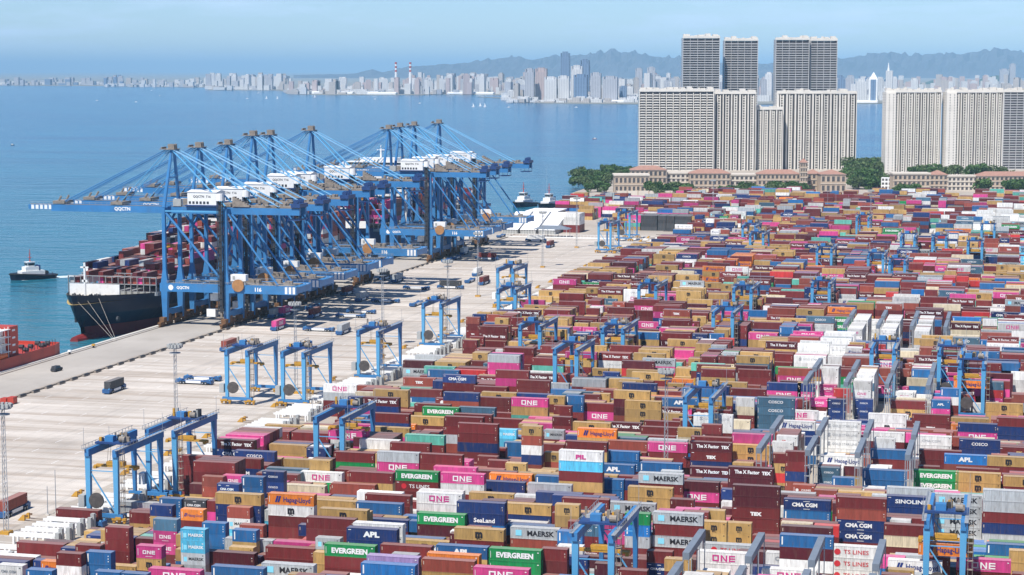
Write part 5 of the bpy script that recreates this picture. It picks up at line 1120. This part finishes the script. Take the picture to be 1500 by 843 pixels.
for l in TAB.split('\n'):
    a = l.split(); k, r, X, lg, n = int(a[0]), int(a[1]), float(a[2]), int(a[3]), int(a[4]); L = 12.19 if lg else 6.06
    if k in RK and -82 < X < -14:          # keep clear of the racks
        for rx in RX:
            if X < rx + .85 and X + L > rx - .85: X = rx + .9 if X + L / 2 > rx else rx - .9 - L
    hand.append([k, r, X, L, n, a[5], a[6].split(',')])
occ = {}; faces = []
for h in hand:
    k, r, X, L, n, cols, brs = h; occ.setdefault((k, r), []).append((X, X + L, n)); Yf = Y0 + P * k + RP * r - 1.22
    x1, yt = proj(X, Yf, n * TH); x2, _ = proj(X + L, Yf, n * TH); _, yb = proj(X, Yf, (n - len(cols) + .3) * TH); faces.append((x1, x2, yt, yb, Yf))
for q in ((-60, 122, 560, 792, 9e3), (122, 188, 560, 776, 9e3), (188, 262, 560, 742, 9e3), (262, 330, 560, 640, 9e3), (330, 490, 500, 622, 9e3), (490, 590, 470, 566, 9e3), (600, 680, 420, 520, 9e3)): faces.append(q)     # open ground at the block ends
FA = np.array(faces)
def blocked(X, L, Yf, n):
    x1, yt = proj(X, Yf, n * TH); x2, _ = proj(X + L, Yf, n * TH); q = FA[(FA[:, 4] > Yf + .5) & (np.minimum(FA[:, 1], x2) - np.maximum(FA[:, 0], x1) > 3)]
    return bool(len(q) and (yt < q[:, 3] - 1.2).any())
rc = random.Random(11)
WZ = []
for a, b, c, d, pal in ((1240, 1268, 375, 416, 'w'), (1222, 1262, 430, 448, 'w'), (1258, 1296, 448, 480, 'w'), (1272, 1298, 383, 412, 'ww'), (1325, 1345, 365, 385, 'wc'), (1440, 1515, 303, 332, 'ww'), (1030, 1120, 303, 318, 'wTTsw'), (1180, 1262, 503, 522, 'w'), (1235, 1265, 262, 280, 'wwws'), (1500, 1530, 300, 420, 'wbB'), (1440, 1500, 385, 415, 'tt'), (1020, 1060, 395, 440, 'ttm'), (735, 850, 420, 520, 'mmmt')):
    x0, y0 = ground(a, d, 11); x1, y1 = ground(b, c, 11); WZ.append((min(x0, x1), max(x0, x1), y0, y1, pal))
def palette(k, x):
    for a, b, c, d, pal in WZ:
        if a < x + 5 < b and c < 430 + 31 * k < d and rc.random() < .8: return rc.choice(pal)
    u = rc.random()
    if k in RK and -67 < x < -28 and u < (.8 if k not in (4, 5) else .5): return 'w'
    if k in (33, 34) and -276 < x < -246: return 'k'
    if x > -34 and k in (33, 34, 35, 36): return rc.choice('wwwws')
    w_ = {'m': 19, 'r': 6, 'd': 5, 't': 13, 'p': 4, 'b': 4, 'u': 1, 'n': 5, 'w': 3, 'c': 1, 's': 2, 'o': 1, 'g': 1, 'T': 1, 'R': 1, 'a': 1} if x < -90 else {'m': 17, 'r': 6, 'd': 5, 't': 7, 'p': 5, 'b': 4, 'u': 1, 'n': 5, 'a': 2, 'w': 6, 'c': 2, 's': 2, 'o': 1, 'g': 1, 'T': 1, 'R': 2}
    if k > 28: w_['w'] += 3; w_['s'] += 2; w_['T'] += 2; w_['p'] += 2; w_['m'] += 3
    return rc.choices(list(w_), weights=list(w_.values()))[0]
BT = []      # x, y, z, colour, length, front exposed, end exposed
def top_at(k, r, x0, x1):
    v = 0
    for a, b, n in occ.get((k, r), []):
        if a < x1 - .5 and b > x0 + .5: v = max(v, n)
    return v
fill = []
for k in range(-2, 46):
    Yb = Y0 + P * k; xl = -229 if k < 34 else -300 if k < 37 else -343 if k < 40 else -384 if k < 43 else -300; xr = 52
    base = {}
    for r in range(-4, 5):
        Yf = Yb + RP * r - 1.22; o = sorted(occ.get((k, r), []))
        if k in RK: o = sorted(o + [(x - .9, x + .9, 99) for x in RX])
        cur = xl + (0 if k % 2 else .6)
        gaps = []
        for a, b, n in o + [(xr, xr, 0)]:
            if a - cur > 6.1: gaps.append((cur, a))
            cur = max(cur, b + .3)
        for g0, g1 in gaps:
            x = g0
            while x + 6.06 <= g1 + .05:
                bay = int((x - xl) // 12.85); bk = base.get(bay)
                if bk is None: bk = base[bay] = [rc.choice((2, 3, 3, 4, 4, 4, 5) if k < 30 else (2, 3, 3, 4, 4)), rc.random() < .17, palette(k, x), rc.random() < .03]
                L = 12.19 if (x + 12.19 <= g1 and not bk[1]) else 6.06
                if bk[3] or (29 < k < 35 and -75 < x < -58): n = 0
                else: n = max(0, min(5, bk[0] + rc.choice((-2, -1, -1, 0, 0, 0, 1, 1))))
                if k in (33, 34) and -276 < x < -246: n = 4
                if k in RK and -67 < x < -28: n = 5
                while n > 0 and k <= 13 and blocked(x, L, Yf, n): n -= 1
                if n: occ.setdefault((k, r), []).append((x, x + L, n)); fill.append((k, r, x, L, n, bk))
                x += L + (.66 if L > 10 else .36)
for k, r, x, L, n, bk in fill:
    rr = r; fr = top_at(k, r - 1, x, x + L) if r > -4 else 0; bkk = top_at(k, r + 1, x, x + L) if r < 4 else 0; ex = top_at(k, r, x + L + .1, x + L + 2); exl = top_at(k, r, x - 2, x - .1)
    for q in range(n):
        if q < n - 1 and q < fr and q < bkk and q < ex and q < exl: continue
        c = bk[2] if rc.random() < .4 else palette(k, x)
        BT.append((x, Y0 + P * k + RP * r - 1.22, q * TH, c, L, q >= fr and (r > -4 or True), k))
CNT = []
for k, r, X, L, n, cols, brs in hand:
    for q in range(n):
        j = n - 1 - q; Yf = Y0 + P * k + RP * r - 1.22
        if j < len(cols):
            a, b = proj(X, Yf, q * TH); a2, b2 = proj(X + L, Yf, (q + 1) * TH); CNT.append(((a2 - a) * (b - b2) * (1 if j == 0 or True else .6), X, Yf, q * TH, cols[j], brs[j], L, j, n, len(cols), a, b2))
        else: BT.append((X, Yf, q * TH, palette(k, X) if rc.random() < .4 else rc.choice('mmmrdtn'), L, False, k))
CNT.sort(key=lambda t: -t[0])
NI = 268
for t_ in CNT[NI:]: BT.append((t_[1], t_[2], t_[3], t_[4], t_[6], True, 9, t_[5]))
# labels: look first, then neighbours, then whereabouts
LD = {'ONE': 'three big block letters', 'MK': 'wide lettering and a square star sign', 'EVG': 'long bold white lettering', 'MSC': 'a black round monogram', 'MSX': 'a small gold monogram', 'HL': 'dark blue lettering', 'XF': 'a white three-word slogan', 'TEX': 'a small white badge', 'CSC': 'thin white lettering', 'CMA': 'lettering between short bars', 'CMX': 'thin grey lettering', 'TS': 'lettering beside a disc', 'GS': 'thin grey lettering', 'RPL': 'three bold white letters', 'RPX': 'small red letters', 'SIN': 'wide-spaced white lettering', 'SEA': 'white lettering low on its side', 'PIL': 'three slanted letters', 'CUL': 'a ring sign and lettering', 'MYK': 'spaced black letters'}
IND = CNT[:NI]
def neigh(i, side):
    a = IND[i]; best = None
    for j, b in enumerate(CNT[:NI + 80]):
        if b is a: continue
        dx = b[10] - a[10]; dy = b[11] - a[11]; w = a[6] * .97 * F / (a[2] + 10)
        if side == 'r' and 5 < dx < w * 1.6 and abs(dy) < 11 or side == 'l' and -w * 1.7 < dx < -5 and abs(dy) < 11 or side == 'u' and -22 < dy < -3 and abs(dx) < w * .6 or side == 'd' and 3 < dy < 24 and abs(dx) < w * .6:
            d = abs(dx) + 2 * abs(dy)
            if best is None or d < best[0]: best = (d, b)
    return best[1] if best else None
def zone(px, py):
    cx = ('far left', 'left', 'centre left', 'centre', 'centre right', 'right', 'far right')[min(6, max(0, int(px / 215)))]; cy = ('above mid-height', 'at mid-height', 'below mid-height', 'near the bottom')[min(3, max(0, int((py - 500) / 90)))]; return cx, cy
labs = []
for i, a in enumerate(IND):
    pl = 'short' if a[6] < 10 else 'long'; tier = 'top' if a[7] == 0 else 'second from top' if a[7] == 1 else 'third from top' if a[7] == 2 else 'low'
    l = ['%s %s shipping container' % (CN[a[4]], pl) + (' with ' + LD[a[5]] if a[5] in LD else '')]
    alts = [l[0]]; tt = ', on top' if a[7] == 0 else ', %s in its stack' % tier
    nr, nl_, nu, nd_ = neigh(i, 'r'), neigh(i, 'l'), neigh(i, 'u'), neigh(i, 'd')
    if nl_ and nr: alts.append(l[0] + ' between %s and %s ones' % (CN[nl_[4]], CN[nr[4]]))
    if nr: alts.append(l[0] + ', left of a %s one' % CN[nr[4]])
    if nu: alts.append(l[0] + ', below a %s one' % CN[nu[4]])
    if nd_: alts.append(l[0] + ', above a %s one' % CN[nd_[4]])
    if nl_ and nu: alts.append(l[0] + ', %s one to its left, %s one behind' % (CN[nl_[4]], CN[nu[4]]))
    if nr and nu: alts.append(l[0] + ', %s one to its right, %s one behind' % (CN[nr[4]], CN[nu[4]]))
    if nl_ and nr and nd_: alts.append(l[0] + ' between %s and %s, above %s' % (CN[nl_[4]], CN[nr[4]], CN[nd_[4]]))
    zx, zy = zone(a[10], a[11]); alts.append('%s%s, %s, %s' % (l[0], tt, zx, zy))
    alts = [q for q in alts if len(q.split()) <= 16]; labs.append(alts)
from collections import Counter
cnt = Counter(q for al in labs for q in set(al)); final = []; seen = Counter()
for i, al in enumerate(labs):
    q = next((q for q in al if cnt[q] == 1), None)
    if q is None:
        q = '%s %s container%s, %s, %s' % (CN[IND[i][4]], 'short' if IND[i][6] < 10 else 'long', ', topmost' if IND[i][7] == 0 else ', tier %d down' % (IND[i][7] + 1), *zone(IND[i][10], IND[i][11]))
    final.append(q)
# same wording left over: number them from the left
byl = {}
for i, q in enumerate(final): byl.setdefault(q, []).append(i)
ORD = ['leftmost', 'second', 'third', 'fourth', 'fifth', 'sixth', 'seventh', 'eighth', 'ninth', 'tenth']
for q, ids in byl.items():
    if len(ids) > 1:
        ids.sort(key=lambda i: IND[i][10])
        for n_, i in enumerate(ids): final[i] = (ORD[min(n_, 9)] + (' from left' if n_ else '') + ' ' + q) 
for a, lab in zip(IND, final): container(a[1], a[2], a[3], a[4], a[5], a[6], lab)
# loads on carriers and under gantries
for x, y, z, c, rz, i, lab in CARGO:
    L = 12.19; dx, dy = (-L / 2, -1.22); X = x + dx * math.cos(rz) - dy * math.sin(rz); Y = y + dx * math.sin(rz) + dy * math.cos(rz)
    sub = lab.replace('driverless carrier ', '').replace('driverless vehicle ', ''); ws = [w for w in sub.replace(',', '').split() if w not in ('with', 'carrying', 'a', 'box', 'container', 'long', 'broadside')]
    container(X, Y, z, c, 'ONE' if c == 'p' else '-', L, ' '.join(('%s container riding on the carrier %s' % (CN[c], ' '.join(w for w in ws if w not in ('black', 'rust', 'pink', 'maroon', 'silver', 'white')))).split()[:16]), 'containers on carriers', rz)
for x, y, k, i, c, g in RMG:
    if c: ty, zz = TYZ[g]; container(x + 4 - 6.1, y + ty - 1.22, zz - .55 - CH, c, {'p': 'ONE', 'o': 'HL', 'w': 'ONE'}[c], 12.19, ' '.join(('%s container hanging from the gantry %s' % (CN[c], RM[i][2].replace('carrying', 'holding it,').replace(' a pink container', '').replace(' an orange container', '').replace(' a white container', ''))).split()[:16]), 'containers under gantries')
# everything else in the yard and on the ships: one stack mesh
for r in range(7):
    for q in range(5): BT.append((-326.2, 1440 + r * 2.65, q * TH, 'w' if q > 1 else 'm', 12.19, False, 99))
for x, y, z, c in SHIPBOX: BT.append((x, y, z, c, 'y', False, 99))
nB = len(BT); V = np.zeros((nB, 8, 3), np.float32); K = np.ones((nB, 8, 4), np.float32); rj = random.Random(5)
for i, t_ in enumerate(BT):
    x, y, z, c, L = t_[:5]
    if L == 'y': x0, x1, y0, y1 = x - 1.22, x + 1.22, y, y + 12.19
    else: x0, x1, y0, y1 = x, x + L, y, y + 2.44
    V[i] = [(x0, y0, z), (x1, y0, z), (x1, y1, z), (x0, y1, z), (x0, y0, z + CH), (x1, y0, z + CH), (x1, y1, z + CH), (x0, y1, z + CH)]; j = rj.uniform(.68, 1.25); K[i, :, :3] = np.array(CC[c]) * j + rj.uniform(-.004, .008)
Fq = np.array(BOXF)[None] + (np.arange(nB) * 8)[:, None, None]
me = bpy.data.meshes.new('container_stacks'); me.vertices.add(nB * 8); me.vertices.foreach_set('co', V.ravel()); me.loops.add(nB * 24); me.loops.foreach_set('vertex_index', Fq.ravel().astype(np.int32))
me.polygons.add(nB * 6); me.polygons.foreach_set('loop_start', np.arange(0, nB * 24, 4, dtype=np.int32)); me.polygons.foreach_set('loop_total', np.full(nB * 6, 4, np.int32)); me.update(calc_edges=True); me.polygons.foreach_set('use_smooth', np.zeros(nB * 6, bool))
a_ = me.color_attributes.new('col', 'FLOAT_COLOR', 'POINT'); a_.data.foreach_set('color', K.ravel()); me.materials.append(M['bulk'])
st = link('container_stacks', me); tag(st, 'dense stacks of shipping containers filling the yard and ships', 'containers', None, 'stuff')
BRC = {'p': ['ONE', 'ONE', '-'], 't': ['MSC', 'MSC', '-'], 'g': ['EVG'], 's': ['MK', 'MK', '-'], 'o': ['HL'], 'w': ['ONE', 'CMX', 'GS', 'HL', '-', '-', '-'], 'n': ['-', 'CSC', 'CMA'], 'a': ['CSC'], 'u': ['RPL', '-', '-'], 'b': ['-', '-', '-', '-', 'RPL'], 'm': ['-', '-', '-', '-', '-', '-', 'TEX', 'XF'], 'd': ['-', '-', 'XF'], 'r': ['-', '-', '-', 'TEX'], 'B': ['MK']}
LV, LF, LK = [], [], []; LG = {}; off = 0
for t_ in BT:
    x, y, z, c, L, ex, k = t_[:7]
    if L == 'y' or not ex or k > 34: continue
    br = t_[7] if len(t_) > 7 else rj.choice(BRC.get(c, ['-']))
    if br == '-' and k > 14: continue
    kk = (br, c, L)
    if kk not in LG: v, f, q = letter_geo(br, c, L); LG[kk] = (np.array(v, np.float32).reshape(-1, 3), f, [(*w, 1) for w in q])
    v, f, q = LG[kk]
    if not len(v): continue
    LV.append(v + np.array((x, y - .012, z), np.float32)); LF.extend(tuple(i + off for i in w) for w in f); LK.extend(q); off += len(v)
me = bpy.data.meshes.new('lettering'); me.from_pydata(np.concatenate(LV).tolist(), [], LF); a_ = me.color_attributes.new('col', 'FLOAT_COLOR', 'POINT'); a_.data.foreach_set('color', np.array(LK, dtype=np.float32).ravel()); me.materials.append(M['letter']); o = link('lettering', me, st); o['kind'] = 'stuff'
print('containers in bulk', nB, 'lettering faces', len(LF), 'objects', len(bpy.data.objects), 'dup labels', sum(1 for v in Counter(final).values() if v > 1))
